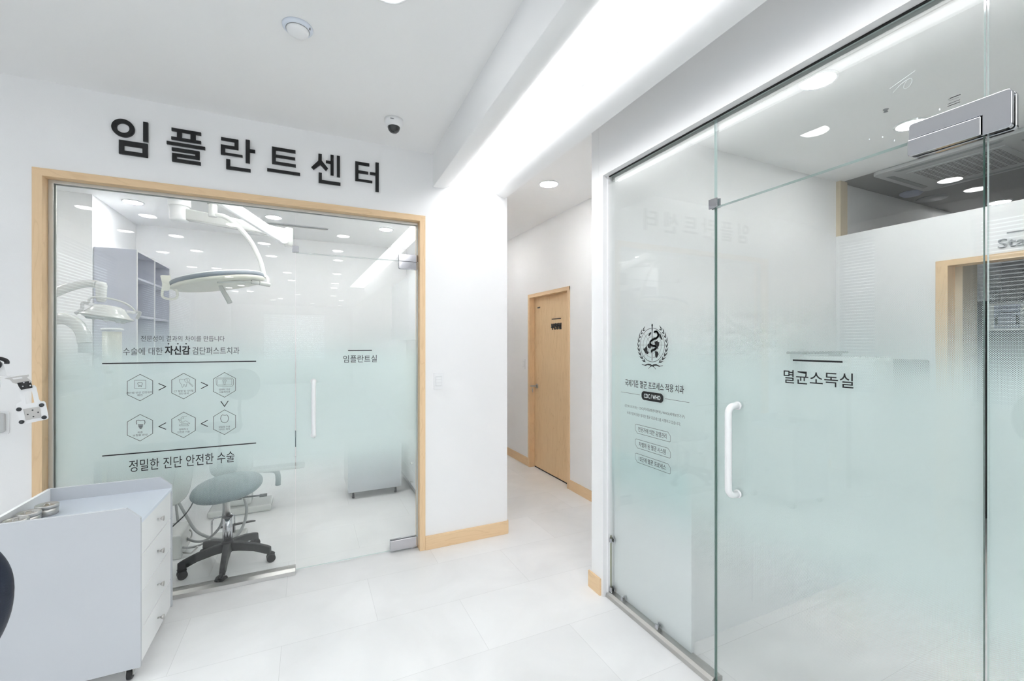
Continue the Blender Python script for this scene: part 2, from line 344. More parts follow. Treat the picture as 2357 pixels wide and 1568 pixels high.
ICONS={0: [('s', 0.0012, [(-0.9039, 1.287), (-0.8545, 1.2852), (-0.8545, 1.2352), (-0.9039, 1.2374), (-0.9039, 1.287)]), ('s', 0.0015, [(-0.891, 1.2659), (-0.8901, 1.272), (-0.8843, 1.273), (-0.8805, 1.2704), (-0.8762, 1.2726), (-0.8709, 1.2706), (-0.8699, 1.2627), (-0.8728, 1.2555), (-0.8738, 1.247), (-0.8766, 1.2471), (-0.8786, 1.2545), (-0.881, 1.2558), (-0.8834, 1.2535), (-0.8848, 1.2475), (-0.8872, 1.25), (-0.8891, 1.2586), (-0.891, 1.2659)])], 1: [('s', 0.001, [(-0.6819, 1.2356), (-0.6855, 1.2527), (-0.6947, 1.2688), (-0.6967, 1.2808), (-0.6926, 1.285), (-0.6819, 1.2828), (-0.6716, 1.2843), (-0.668, 1.2798)]), ('s', 0.001, [(-0.6819, 1.2356), (-0.6783, 1.2374), (-0.6752, 1.2523), (-0.6701, 1.2521), (-0.6665, 1.2369), (-0.6619, 1.2404), (-0.6588, 1.2611)]), ('c', 0.001, [(-0.6577, 1.2769), (-0.6448, 1.2764)]), ('s', 0.001, [(-0.6505, 1.2621), (-0.6474, 1.2638), (-0.6287, 1.2428), (-0.6318, 1.2379), (-0.6505, 1.2621)]), ('s', 0.001, [(-0.6614, 1.2846), (-0.6562, 1.28), (-0.6598, 1.2732), (-0.6536, 1.2691)])], 2: [('s', 0.0013, [(-0.5098, 1.2831), (-0.5044, 1.2855), (-0.4287, 1.2816), (-0.422, 1.2735), (-0.422, 1.2408), (-0.4298, 1.2319), (-0.5044, 1.2364), (-0.5109, 1.2431), (-0.5131, 1.2781), (-0.5098, 1.2831)]), ('s', 0.0009, [(-0.5044, 1.2777), (-0.4309, 1.2751), (-0.4309, 1.2398), (-0.5044, 1.2428), (-0.5044, 1.2777)]), ('s', 0.001, [(-0.4783, 1.2703), (-0.4728, 1.2727), (-0.4684, 1.27), (-0.4629, 1.2724), (-0.4596, 1.2683), (-0.4618, 1.2606), (-0.4761, 1.2612), (-0.4783, 1.2703)]), ('s', 0.001, [(-0.4733, 1.2598), (-0.4717, 1.2441), (-0.4684, 1.242), (-0.4651, 1.2438), (-0.464, 1.2594)])], 5: [('s', 0.0022, [(-0.8948, 1.032), (-0.8977, 1.0431), (-0.8958, 1.0539), (-0.8872, 1.0557), (-0.8776, 1.0507), (-0.867, 1.0541), (-0.8593, 1.0511), (-0.8574, 1.04), (-0.8603, 1.0292)]), ('s', 0.0032, [(-0.8886, 1.0284), (-0.867, 1.0267)]), ('s', 0.0032, [(-0.8877, 1.0223), (-0.868, 1.0207)]), ('s', 0.003, [(-0.8862, 1.0167), (-0.8699, 1.0154)]), ('s', 0.003, [(-0.8838, 1.0117), (-0.8718, 1.0107)]), ('s', 0.003, [(-0.881, 1.0066), (-0.8747, 1.006)])], 4: [('s', 0.0009, [(-0.7008, 1.0466), (-0.6926, 1.0398), (-0.6819, 1.0295), (-0.6742, 1.0296), (-0.667, 1.0353), (-0.6547, 1.0274), (-0.6443, 1.0171), (-0.6588, 1.0164), (-0.6819, 1.0226), (-0.6906, 1.0258), (-0.7008, 1.0466)]), ('s', 0.0009, [(-0.6834, 1.0234), (-0.6834, 1.0127)]), ('s', 0.0009, [(-0.6557, 1.0168), (-0.6557, 1.0092)]), ('s', 0.001, [(-0.6967, 1.0125), (-0.6526, 1.009), (-0.6505, 1.0063), (-0.6526, 1.0039), (-0.6947, 1.0073), (-0.6967, 1.0125)]), ('s', 0.0009, [(-0.6885, 1.0533), (-0.6804, 1.0608), (-0.6732, 1.0496), (-0.6819, 1.0477), (-0.6885, 1.0533)]), ('s', 0.0009, [(-0.6793, 1.0589), (-0.6716, 1.0615), (-0.6577, 1.063)]), ('s', 0.0009, [(-0.6906, 1.0484), (-0.6926, 1.0423)]), ('s', 0.0009, [(-0.6855, 1.0455), (-0.6865, 1.0393)])], 3: [('s', 0.002, [(-0.4794, 1.0574), (-0.4728, 1.0544), (-0.4629, 1.0537), (-0.4574, 1.0559)]), ('s', 0.002, [(-0.4794, 1.0574), (-0.487, 1.0502), (-0.4897, 1.0342), (-0.4859, 1.019), (-0.4772, 1.0105), (-0.4684, 1.0072), (-0.4585, 1.0104), (-0.4508, 1.0189), (-0.4481, 1.0344), (-0.4508, 1.0476), (-0.4574, 1.0559)])]}
WHO={'snake': [(1.7214, 1.5564), (1.7072, 1.5595), (1.6947, 1.5501), (1.6931, 1.5376), (1.7041, 1.5264), (1.7294, 1.5186), (1.7488, 1.5072), (1.7488, 1.4944), (1.7326, 1.4864), (1.7119, 1.4843), (1.7072, 1.474), (1.723, 1.4658), (1.739, 1.461), (1.7374, 1.4541)], 'rod': [(1.7286, 1.5933), (1.7294, 1.4094)], 'cont': [[(1.8052, 1.47), (1.79, 1.4743), (1.7775, 1.4873), (1.7717, 1.4734), (1.7734, 1.4587), (1.761, 1.4502), (1.7734, 1.4412), (1.7859, 1.4468), (1.7968, 1.4583)], [(1.7183, 1.5071), (1.7009, 1.5127), (1.6838, 1.5036), (1.6869, 1.4912), (1.6947, 1.4798), (1.6916, 1.4685), (1.7025, 1.4752), (1.7127, 1.4854)], [(1.7167, 1.4596), (1.6947, 1.456), (1.6916, 1.4431), (1.7009, 1.4258), (1.7103, 1.4255), (1.7151, 1.4397)], [(1.7651, 1.5405), (1.7504, 1.557), (1.739, 1.5556), (1.7488, 1.5431), (1.7585, 1.5351)], [(1.6893, 1.5477), (1.6762, 1.5447), (1.6625, 1.5192), (1.67, 1.5159), (1.6838, 1.5329)], [(1.7717, 1.4909), (1.7528, 1.4991), (1.739, 1.4852), (1.7504, 1.4707), (1.7651, 1.4746)]]}
WHOC=[(1.7246, 1.4905)]
HOSES=[('hose', 0.01, [(-0.94, 4.14, 0.428), (-0.914, 4.073, 0.345), (-0.811, 3.914, 0.22), (-0.727, 3.819, 0.13), (-0.598, 3.759, 0.079), (-0.492, 3.765, 0.073), (-0.441, 3.796, 0.135), (-0.424, 3.843, 0.246), (-0.457, 3.858, 0.362)]), ('hose', 0.0085, [(-0.928, 4.134, 0.294), (-0.896, 4.064, 0.147), (-0.84, 3.928, 0.092), (-0.755, 3.833, 0.064), (-0.663, 3.757, 0.087), (-0.575, 3.693, 0.183), (-0.547, 3.68, 0.291), (-0.55, 3.681, 0.446)]), ('hose', 0.007, [(-0.881, 3.836, 0.12), (-0.85, 3.8, 0.077), (-0.787, 3.737, 0.063), (-0.711, 3.735, 0.062), (-0.649, 3.75, 0.08)]), ('steel', 0.0055, [(-0.823, 3.975, 0.115), (-0.784, 3.923, 0.103), (-0.788, 3.903, 0.06), (-0.827, 3.811, 0.055), (-0.831, 3.769, 0.037), (-0.756, 3.723, 0.024), (-0.717, 3.705, 0.054), (-0.704, 3.698, 0.073)]), ('black', 0.004, [(-0.761, 3.891, 0.354), (-0.777, 3.876, 0.307), (-0.812, 3.86, 0.253), (-0.87, 3.831, 0.198), (-0.92, 3.833, 0.151)])]
ARM={'plate': [(-0.0497, 0.046), (-0.0417, 0.052), (-0.0349, 0.058), (-0.0376, 0.07), (-0.043, 0.114), (-0.0376, 0.122), (0.0054, 0.126), (0.0108, 0.116), (0.0188, 0.06), (0.0242, 0.05), (0.0349, 0.05), (0.0403, 0.04), (0.0497, -0.028), (0.0457, -0.036), (-0.0323, -0.05), (-0.039, -0.046), (-0.0511, 0.032)], 'slot': [(-0.0282, 0.096), (-0.004, 0.102), (0.004, 0.046), (-0.0215, 0.042)], 'panel': [(-0.0296, 0.02), (0.0215, 0.026), (0.0269, -0.024), (-0.0215, -0.032)], 'feet': [(-0.043, 0.02), (0.0269, 0.032), (0.0349, -0.026), (-0.0349, -0.038)], 'bolts': [(-0.0161, -0.006), (-0.0013, 0.012), (0.0161, 0.0), (0.0013, -0.018)], 'hinge': [(-0.0484, 0.14), (-0.0134, 0.146), (-0.0054, 0.14), (-0.0013, 0.116), (-0.0363, 0.108), (-0.043, 0.122)], 'slots': [(-0.0618, 0.16), (-0.0349, 0.166)], 'top': [(-0.086, 0.162), (-0.0645, 0.168), (-0.0134, 0.176), (-0.0121, 0.168), (-0.0188, 0.164), (-0.0027, 0.142), (-0.0511, 0.136), (-0.0618, 0.142), (-0.0699, 0.156)], 'hole1': [(-0.0632, 0.162), (-0.0349, 0.166), (-0.0309, 0.16), (-0.0591, 0.156)], 'hole2': [(-0.0538, 0.15), (-0.0255, 0.156), (-0.0202, 0.15), (-0.0484, 0.146)]}
# ================================================================ THE SETTING
CZ = 2.88
struct(B(-3.4, -12, -.1, 7.6, 8.4, 0).build('floor', M['floor']), 'pale grey-white stone tile floor with faint joints', 'floor')
struct(B(-3.4, -12, CZ, 4.14, 8.4, CZ+.1).build('ceiling', M['ceil']), 'plain white painted ceiling', 'ceiling')
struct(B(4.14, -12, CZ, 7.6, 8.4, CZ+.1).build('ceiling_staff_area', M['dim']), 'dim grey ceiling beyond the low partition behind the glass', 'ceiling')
# wall with the big sign
mb = MB(); mb.box(-3.4, 3.12, 0, -1.306, 3.24, CZ).box(-1.306, 3.12, 2.42, .767, 3.24, CZ).box(.767, 3.12, 0, 1.42, 3.24, CZ)
struct(mb.build('wall_front', M['wall']), 'white wall around the wood-framed glass front, ending at the corridor', 'wall')
struct(B(1.30, 3.24, 0, 1.42, 8.3, CZ).build('wall_corridor_left', M['wall']))
# corridor wall with its door opening
mb = MB(); mb.box(2.43, 2.30, 0, 2.56, 3.783, CZ).box(2.43, 4.705, 0, 2.56, 8.3, CZ).box(2.43, 3.783, 2.085, 2.56, 4.705, CZ)
struct(mb.build('wall_corridor_right', M['wall']), 'light grey-white corridor wall holding the wooden door', 'wall')
struct(B(1.30, 8.2, 0, 2.56, 8.3, CZ).build('wall_corridor_end', M['wall']))
# glazed wall on the right: header, column, solid rest
mb = MB(); mb.box(1.575, -.45, 2.49, 1.66, 2.135, CZ).box(1.577, 2.135, 2.49, 1.66, 2.138, CZ).box(1.575, 2.138, 2.49, 1.66, 2.208, CZ)
mb.box(1.575, 2.095, 0, 1.66, 2.208, 2.49).box(1.575, -.75, 0, 1.70, -.45, CZ)
mb.box(1.605, 2.085, .02, 1.65, 2.095, 2.49)
struct(mb.build('wall_right', M['wall']), 'white header and slim white column framing the right glass', 'wall')
struct(B(1.66, 2.19, 0, 7.5, 2.30, CZ).build('wall_sterilization', M['wall']))
struct(B(1.700, -.75, 0, 7.5, -.65, CZ).build('wall_sterilization_near', M['wall']))
# low partition with the staff doorway
mb = MB(); mb.box(4.09, 1.535, 0, 4.19, 2.19, 2.41).box(4.09, .52, 2.085, 4.19, 1.535, 2.41).box(4.09, -.65, 0, 4.19, .52, 2.41)
struct(mb.build('wall_partition', M['wall']), 'white partition stopping short of the ceiling, with a staff doorway', 'wall')
struct(B(4.09, 2.155, 2.41, 4.19, 2.19, CZ).build('trim_1', M['beige']), 'wooden post standing on the end of the low partition', 'trim')
struct(B(4.19, 1.43, 0, 4.42, 1.50, 2.2).build('trim_2', M['beige']), 'beige jamb panel just inside the staff doorway', 'trim')
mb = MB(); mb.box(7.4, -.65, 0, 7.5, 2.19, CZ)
struct(mb.build('wall_staff_area', M['dim']))  # same grey: the dim look is in the wall's colour
# implant room
struct(B(-3.4, 6.43, 0, 1.30, 6.55, CZ).build('wall_implant_back', M['wall']), 'far white wall of the implant room', 'wall')
struct(B(-3.4, 5.30, 0, -1.815, 6.43, CZ).build('wall_implant_left', M['wall']), 'white projecting wall corner left of the shelf unit', 'wall')
struct(B(-3.4, 3.24, 0, -3.3, 5.30, CZ).build('wall_implant_side', M['wall']))
# lobby left wall with two windows, lobby right and back walls
wins = [(-1.60, 1.89), (2.66, 3.04), (-6.4, -2.6)]
mb = MB(); xs0, xs1 = -2.57, -2.45
ys = [3.12, 3.04, 2.66, 1.89, -1.60, -2.6, -6.4, -11.6]
for a, b in ((3.12, 3.04), (2.66, 1.89), (-1.60, -2.6), (-6.4, -11.6)): mb.box(xs0, a, 0, xs1, b, CZ)
for a, b in wins: mb.box(xs0, a, 0, xs1, b, .9).box(xs0, a, 2.70, xs1, b, CZ)
struct(mb.build('wall_left', M['wall']))
struct(B(1.575, -11.6, 0, 1.70, -.75, CZ).build('wall_right_rear', M['wall']))
mb = MB(); mb.box(-2.57, -11.7, 0, -1.5, -11.6, CZ).box(-1.5, -11.7, 0, .6, -11.6, .9).box(-1.5, -11.7, 2.6, .6, -11.6, CZ).box(.6, -11.7, 0, 1.7, -11.6, CZ)
struct(mb.build('wall_back', M['wall']))
def blind_window(i, axis, a, b, z0, z1, pos):
    root = struct(empty('window_%d' % i), 'window hung with horizontal blinds', 'window')
    f = MB(); g = MB(); s = MB()
    def bx(m, u0, u1, d0, d1, q0, q1):
        if axis == 'y': m.box(pos-d0, u0, q0, pos-d1, u1, q1)
        else: m.box(u0, pos-d0, q0, u1, pos-d1, q1)
    for u0, u1, q0, q1 in ((a, a+.04, z0, z1), (b-.04, b, z0, z1), (a, b, z0, z0+.04), (a, b, z1-.04, z1)): bx(f, u0, u1, .07, .11, q0, q1)
    bx(g, a+.04, b-.04, .088, .092, z0+.04, z1-.04)
    z = z1-.05
    while z > z0+.04:
        if axis == 'y': s.add([(pos-.012, a+.01, z-.0155), (pos-.012, b-.01, z-.0155), (pos-.040, b-.01, z+.0150), (pos-.040, a+.01, z+.0150),
                               (pos-.0125, a+.01, z-.0170), (pos-.0125, b-.01, z-.0170), (pos-.0405, b-.01, z+.0135), (pos-.0405, a+.01, z+.0135)],
                              [(0,1,2,3),(4,5,6,7),(0,1,5,4),(2,3,7,6)])
        else: s.add([(a+.01, pos-.012, z-.014), (b-.01, pos-.012, z-.014), (b-.01, pos-.040, z+.012), (a+.01, pos-.040, z+.012),
                     (a+.01, pos-.0125, z-.0155), (b-.01, pos-.0125, z-.0155), (b-.01, pos-.0405, z+.0105), (a+.01, pos-.0405, z+.0105)],
                    [(0,1,2,3),(4,5,6,7),(0,1,5,4),(2,3,7,6)])
        z -= .036
    bx(s, a+.005, b-.005, .005, .05, z1-.035, z1-.002)
    f.build('frame', M['white_pl'], root); g.build('glass_pane', M['glass'], root); s.build('blind', M['slat'], root)
blind_window(3, 'y', -1.60, 1.89, .9, 2.70, -2.45)
blind_window(4, 'y', 2.66, 3.04, .9, 2.70, -2.45)
blind_window(5, 'y', -6.4, -2.6, .9, 2.70, -2.45)
blind_window(6, 'x', -1.5, .6, .9, 2.6, -11.6)

# light cove: two rounded beams and the glowing panel between them
def along(prof, sh0, sh1, y0=3.119, y1=-4.3):
    """sweep the X/Z profile in Y; the beams run a hair out of square (sh0 / sh1 metres per metre at the profile's ends)"""
    xa, xb = min(p[0] for p in prof), max(p[0] for p in prof)
    mb = MB(); k = len(prof); vs = []
    for y in (y0, y1):
        for x, z in prof:
            f = (x-xa)/(xb-xa); vs.append((x-(sh0*(1-f)+sh1*f)*(3.12-y), y, z))
    mb.add(vs, [(i, (i+1)%k, k+(i+1)%k, k+i) for i in range(k)], True); mb.add(vs[:k], [tuple(range(k))]); mb.add(vs[k:], [tuple(range(k))])
    return mb
prof = [(.823, 2.881), (.823, 2.652), (.828, 2.644), (.838, 2.640)] + [(.87+.141*math.sin(t), 2.79-.15*math.cos(t)) for t in [PI/2*i/12 for i in range(13)]] + [(1.011, 2.881)]
o = struct(along(prof, .026, .028).build('trim_3', M['wall']), 'white dropped beam with a rounded inner lip, left of the light strip', 'beam')
for m_ in (o,): 
    m_.modifiers.new('edge', 'EDGE_SPLIT').split_angle = math.radians(35)
prof = [(1.246, 2.881), (1.246, 2.787), (1.256, 2.787)] + [(1.404-.148*math.cos(t), 2.787-.148*math.sin(t)) for t in [PI/2*i/14 for i in range(15)]] + [(1.412, 2.881)]
o = struct(along(prof, .0095, .0115).build('trim_4', M['wall']), 'white quarter-round beam right of the light strip', 'beam')
o.modifiers.new('edge', 'EDGE_SPLIT').split_angle = math.radians(35)
o = tag(along([(1.008, 2.802), (1.008, 2.796), (1.248, 2.796), (1.248, 2.802)], .028, .0095).build('linear_ceiling_light', M['cove']),
    'long glowing white light strip recessed between the two rounded beams', 'ceiling light')

# baseboards
def bb(name, mk, x0, y0, x1, y1, label=None):
    o = struct(B(x0, y0, 0, x1, y1, .10).build(name, M[mk], bevel=.002), label, 'baseboard'); return o
bb('baseboard_front', 'wood_x', .767, 3.108, 1.424, 3.12, 'wooden baseboard under the light switch beside the glass front')
bb('baseboard_column', 'wood_y', 1.563, 2.111, 1.575, 2.23, 'short block of wooden baseboard on the white column')
bb('baseboard_corridor_near', 'wood_y', 2.418, 2.30, 2.43, 3.783, 'wooden baseboard right of the corridor door')
bb('baseboard_corridor_far', 'wood_y', 2.418, 4.705, 2.43, 8.2, 'wooden baseboard left of the corridor door')
bb('baseboard_corridor_left', 'wood_y', 1.42, 3.12, 1.432, 8.2)
bb('baseboard_left', 'wood_x', -2.45, 3.108, -1.306, 3.12)

# ================================================================ LEFT GLASS FRONT (window_1 + door_1)
def pane(name, axis, u0, u1, z0, z1, p0, p1, parent, edge='edge_l', top=False):
    if axis == 'x': m = B(u0, p0, z0, u1, p1, z1); m.mi = [1, 1, 0, 1, 0, 1]
    else: m = B(p0, u0, z0, p1, u1, z1); m.mi = [1, 1, 1, 0, 1, 0]
    if top: m.mi[1] = 2
    return m.build(name, [M['glass'], M[edge], M['edge_l']], parent)
def film(axis, u0, u1, z0, z1, p, parent):
    m = MB()
    if axis == 'x': m.box(u0, p, z0, u1, p+.0003, z1); m.f = m.f[2:3]; m.mi = m.mi[2:3]; m.sm = m.sm[2:3]
    else: m.box(p, u0, z0, p+.0003, u1, z1); m.f = m.f[5:6]; m.mi = m.mi[5:6]; m.sm = m.sm[5:6]
    m.v = [m.v[i] for i in m.f[0]]; m.f = [[0, 1, 2, 3]]
    return part(m.build('privacy_film', M['film_x' if axis == 'x' else 'film_y'], parent), 'white dotted film fading out upwards and downwards')

W1 = struct(empty('window_1'), 'wood-framed fixed glass beside the glass door, printed with hexagon icons', 'window')
m = MB(); m.box(-1.306, 3.112, 0, -1.266, 3.248, 2.42).box(.727, 3.112, 0, .767, 3.248, 2.42); m.build('frame', M['wood_v'], W1, bevel=.0015)
m = MB(); m.box(-1.306, 3.1115, 2.38, .767, 3.2485, 2.4205); part(m.build('frame', M['wood_x'], W1, bevel=.0015), 'maple frame head')
m = MB(); m.box(-1.266, 3.170, .0, -1.246, 3.178, 2.38).box(-1.266, 3.202, .0, -1.246, 3.21, 2.38).box(-1.246, 3.170, 2.362, .727, 3.178, 2.38).box(-1.246, 3.202, 2.362, .727, 3.21, 2.38).box(.721, 3.170, .02, .727, 3.178, 2.36).box(.721, 3.202, .02, .727, 3.21, 2.36)
m.build('channel', M['alu'], W1, bevel=.0015)
m = MB(); prof_t = [(3.136, 0), (3.240, 0), (3.236, .026), (3.205, .032), (3.172, .032), (3.142, .022)]
vs = [(x, y, z) for x in (-1.266, -.077) for y, z in prof_t]; k = 6
m.add(vs, [(i, (i+1)%k, k+(i+1)%k, k+i) for i in range(k)] + [tuple(range(k)), tuple(range(k, 2*k))])
m.build('floor_track', M['steel'], W1, bevel=.001)
pane('glass_pane', 'x', -1.262, -.0785, .026, 2.370, 3.184, 3.196, W1)
part(pane('transom_pane', 'x', -.0745, .723, 2.097, 2.370, 3.184, 3.196, W1), 'narrow pane above the glass door')
film('x', -1.246, -.0785, .03, 2.36, 3.1965, W1)
m = B(-.096, 3.170, 2.097, -.057, 3.184, 2.136); m.box(-.096, 3.196, 2.097, -.057, 3.21, 2.136); m.build('glass_clip', M['chrome'], W1, bevel=.002)
PL = Plane2('x', 3.184)
text('lettering', '전문성이 결과의 차이를 만듭니다', PL, -.877, -.469, 1.510, 1.543, M['thin'], W1)
text('lettering', '수술에 대한', PL, -.957, -.776, 1.430, 1.474, M['thin'], W1)
part(text('lettering', '자신감', PL, -.766, -.643, 1.430, 1.484, M['black'], W1, weight=.028), 'bold black word')
text('lettering', '검단퍼스트치과', PL, -.632, -.391, 1.431, 1.476, M['thin'], W1)
text('lettering', '정밀한 진단 안전한 수술', PL, -.930, -.417, .760, .828, M['black'], W1)
m = MB()
for u in (-.748, -.703, -.663): ring2(m, PL, u, 1.496, .002, .002, .004, .0004, n=12)
m.build('emphasis_dots', M['black'], W1)
for v in (1.385, .866):
    m = MB(); poly2(m, PL, [(-1.048, v-.0032), (-.300, v-.0032), (-.300, v+.0032), (-1.048, v+.0032)], .0004); m.build('rule_line', M['black'], W1)
caps = [(-.880, 1.243, ['개인별 전신 건강상태', '확인'], [(-.943, -.822), (-.893, -.869)]), (-.675, 1.243, ['CT 촬영 및 디지털', '진단 분석'], [(-.722, -.627), (-.698, -.651)]),
        (-.469, 1.242, ['컴퓨터 가상', '시뮬레이션'], [(-.498, -.440), (-.498, -.441)]), (-.469, 1.011, ['맞춤형 수술', '가이드 제작'], [(-.498, -.440), (-.499, -.440)]),
        (-.675, 1.011, ['정확하고', '안전한 시술'], [(-.697, -.653), (-.705, -.645)]), (-.880, 1.011, ['최종', '보철물 완성'], [(-.892, -.868), (-.913, -.847)])]
names = ['tooth X-ray card', 'tooth under a magnifier', 'tooth on a screen', 'round crown', 'dental chair', 'implant screw']
for i, (u, v, tx, rg) in enumerate(caps):
    m = MB(); Rr = .0765
    stroke(m, PL, [(u+Rr*.872*math.sin(PI/3*k), v+Rr*math.cos(PI/3*k)) for k in range(7)], .0024, .0004)
    for kind, wd, pts in ICONS[i]:
        if kind == 's': stroke(m, PL, pts, wd*1.15, .0004)
        else: ring2(m, PL, pts[0][0], pts[0][1], .0125, .0125, wd, .0004)
    h = m.build('process_icon', M['black'], W1); part(h, 'hexagon with %s' % names[i])
    low = (1.2205, 1.220, 1.2195, .989, .9905, .9905)[i]
    for j, (s, (a, b)) in enumerate(zip(tx, rg)):
        zz = low - j*.0155
        text('lettering', s, PL, a, b, zz-.0118, zz, M['thin'], h)
for u, v, d in ((-.777, 1.2435, 0), (-.572, 1.243, 0), (-.469, 1.125, 3), (-.572, 1.011, 2), (-.777, 1.011, 2)):
    m = MB(); q = [(-.0165, .019), (.0165, 0), (-.0165, -.019)]; a = -PI/2*(d % 4) if d != 3 else -PI/2
    ca, sa = math.cos(a), math.sin(a)
    if d == 2: ca, sa = -1, 0
    stroke(m, PL, [(u+x*ca-y*sa, v+x*sa+y*ca) for x, y in q], .0042, .0004); m.build('arrow', M['black'], W1)

def dhandle(parent, axis, u, z0, z1, p0, off, r=.0135):
    """straight pull bar with two bent ends and mounting discs on each face of the glass"""
    m = MB()
    def q(d, z): return (u, p0-d, z) if axis == 'x' else (p0-d, u, z)
    pts = [q(0, z1), q(off*.55, z1)] + [q(off-.03+.03*math.sin(t), z1-.03+.03*math.cos(t)) for t in [PI/2*i/6 for i in range(1, 7)]]
    low = [q(off-.03+.03*math.sin(t), z0+.03-.03*math.cos(t)) for t in [PI/2*i/6 for i in range(6, 0, -1)]] + [q(off*.55, z0), q(0, z0)]
    m.tube(pts+low, r, n=16)
    for z in (z0, z1): m.cyl(q(0, z), q(.006, z), r*1.28, n=24)
    return m.build('handle', M['white_pl'], parent)
D1 = struct(empty('door_1'), 'clear and frosted glass door with a white pull bar, in the wooden frame', 'door')
pane('glass_pane', 'x', -.0735, .722, .012, 2.092, 3.184, 3.196, D1)
film('x', -.0735, .721, .02, 2.09, 3.1965, D1)
dhandle(D1, 'x', .031, .887, 1.246, 3.184, .055)
m = MB(); m.prism([(.590, 2.092), (.727, 2.092), (.727, 2.143), (.594, 2.143), (.589, 2.138)], (0, 3.184, 0), (1, 0, 0), (0, 0, 1), .014); m.prism([(.590, 2.092), (.727, 2.092), (.727, 2.143), (.590, 2.143)], (0, 3.210, 0), (1, 0, 0), (0, 0, 1), .014)
m.build('top_hinge', M['chrome'], W1, bevel=.0015)
m = MB(); pf = [(.600, 2.037), (.724, 2.037), (.724, 2.090), (.590, 2.090), (.590, 2.047), (.593, 2.040)]
m.prism(pf, (0, 3.184, 0), (1, 0, 0), (0, 0, 1), .014).prism(pf, (0, 3.210, 0), (1, 0, 0), (0, 0, 1), .014); m.build('top_hinge', M['chrome'], D1, bevel=.0015)
m = MB(); pf = [(.530, .012), (.724, .012), (.724, .085), (.530, .085)]
m.prism(pf, (0, 3.184, 0), (1, 0, 0), (0, 0, 1), .014).prism(pf, (0, 3.210, 0), (1, 0, 0), (0, 0, 1), .014)
m.cyl((.69, 3.19, 0), (.69, 3.19, .013), .018); m.build('bottom_pivot', M['chrome'], D1, bevel=.002)
part(text('lettering', '임플란트실', PL, .216, .438, 1.366, 1.416, M['thin'], D1, weight=.004), 'dark grey room name')
m = MB(); poly2(m, PL, [(.247, 1.4465), (.405, 1.4465), (.405, 1.4525), (.247, 1.4525)], .0004); m.build('rule_line', M['black'], D1)

# ================================================================ RIGHT GLASS FRONT (window_2 + door_2)
G0, G1 = 1.619, 1.631
W2 = struct(empty('window_2'), 'floor-to-header glass panels on the right, one printed with an emblem', 'window')
pane('glass_pane', 'y', 1.354, 2.093, .022, 2.486, G0, G1, W2, 'edge_l')
part(pane('transom_pane', 'y', .511, 1.349, 2.099, 2.486, G0, G1, W2, 'edge_l'), 'pane above the glass door')
part(pane('side_pane', 'y', -.44, .505, .022, 2.486, G0, G1, W2, 'edge_l'), 'tall pane right of the door')
film('y', 1.354, 2.084, .03, 2.48, G1+.0005, W2); film('y', -.44, .505, .03, 2.48, G1+.0005, W2)
m = MB(); prof_t = [(1.592, 0), (1.668, 0), (1.668, .020), (1.655, .028), (1.612, .028), (1.598, .018)]
def track(y0, y1):
    vs = [(x, y, z) for y in (y0, y1) for x, z in prof_t]; k = 6
    m.add(vs, [(i, (i+1)%k, k+(i+1)%k, k+i) for i in range(k)] + [tuple(range(k)), tuple(range(k, 2*k))])
track(1.352, 2.094); track(-.44, .505)
m.build('floor_track', M['steel'], W2, bevel=.001)
m = MB(); m.box(1.612, -.44, 2.4835, 1.6185, 2.094, 2.4895); part(m.build('gap_strip', M['gap'], W2), 'dark strip standing in for the shaded gap where the glass meets the header')  # dark strip drawn where only a shaded gap runs
m = MB(); m.box(1.632, -.44, 2.462, 1.650, 2.094, 2.489); m.build('channel', M['alu'], W2)
m = MB(); m.box(1.622, 2.0835, .03, 1.629, 2.0945, .36); part(m.build('sealant_strip', pbr('olive_sealant', srgb(140, 141, 96), .5), W2), 'olive strip of sealant at the foot of the column')
def clip(y, z, hw=.014, hh=.016):
    m = MB(); m.box(G0-.008, y-hw, z-hh, G0, y+hw, z+hh).box(G1, y-hw, z-hh, G1+.008, y+hw, z+hh); m.build('glass_clip', M['chrome'], W2, bevel=.0015)
clip(1.358, 2.115, .021, .021); clip(2.075, .335, .010, .012); clip(2.072, .045, .010, .014); clip(1.700, .048, .010, .012); clip(1.972, .046, .007, .01)
PR = Plane2('y', G0); K = .0004
# emblem: globe, laurels, rod and serpent
m = MB(); cu, cv = 1.737, 1.490
for r, wd in ((.0875, .0024), (.0655, .0013), (.0435, .0013), (.022, .0013)): ring2(m, PR, cu, cv, r, r, wd, K)
for a in range(0, 180, 45):
    t = math.radians(a); d = Vector((math.cos(t), math.sin(t)))*.0865; stroke(m, PR, [(cu-d.x, cv-d.y), (cu+d.x, cv+d.y)], .0012, K)
for p in WHO['cont']: 
    q = []
    for a, b in zip(p, p[1:]+p[:1]):
        q += [a, ((a[0]+b[0])/2+random.uniform(-.002, .002), (a[1]+b[1])/2+random.uniform(-.002, .002))]
    poly2(m, PR, q, K+.0001)
for sgn in (-1, 1):
    for i in range(9):
        a = math.radians(-62 + i*13.5); R1 = .103; c0 = (cu+sgn*R1*math.cos(a), cv+R1*math.sin(a))
        for dr, da in ((.011, .30), (-.008, .24)):
            tip = (cu+sgn*(R1+dr)*math.cos(a+da), cv+(R1+dr)*math.sin(a+da))
            dx, dy = tip[0]-c0[0], tip[1]-c0[1]; L_ = math.hypot(dx, dy); nx, ny = -dy/L_*.0034, dx/L_*.0034
            mx_, my_ = c0[0]+dx*.45, c0[1]+dy*.45
            poly2(m, PR, [c0, (mx_+nx, my_+ny), tip, (mx_-nx, my_-ny)], K)
    ring2(m, PR, cu, cv, .103, .103, .0014, K, n=24, a0=(-PI/2+.45 if sgn > 0 else -PI/2-.45), a1=(-.05 if sgn > 0 else -PI+.05))
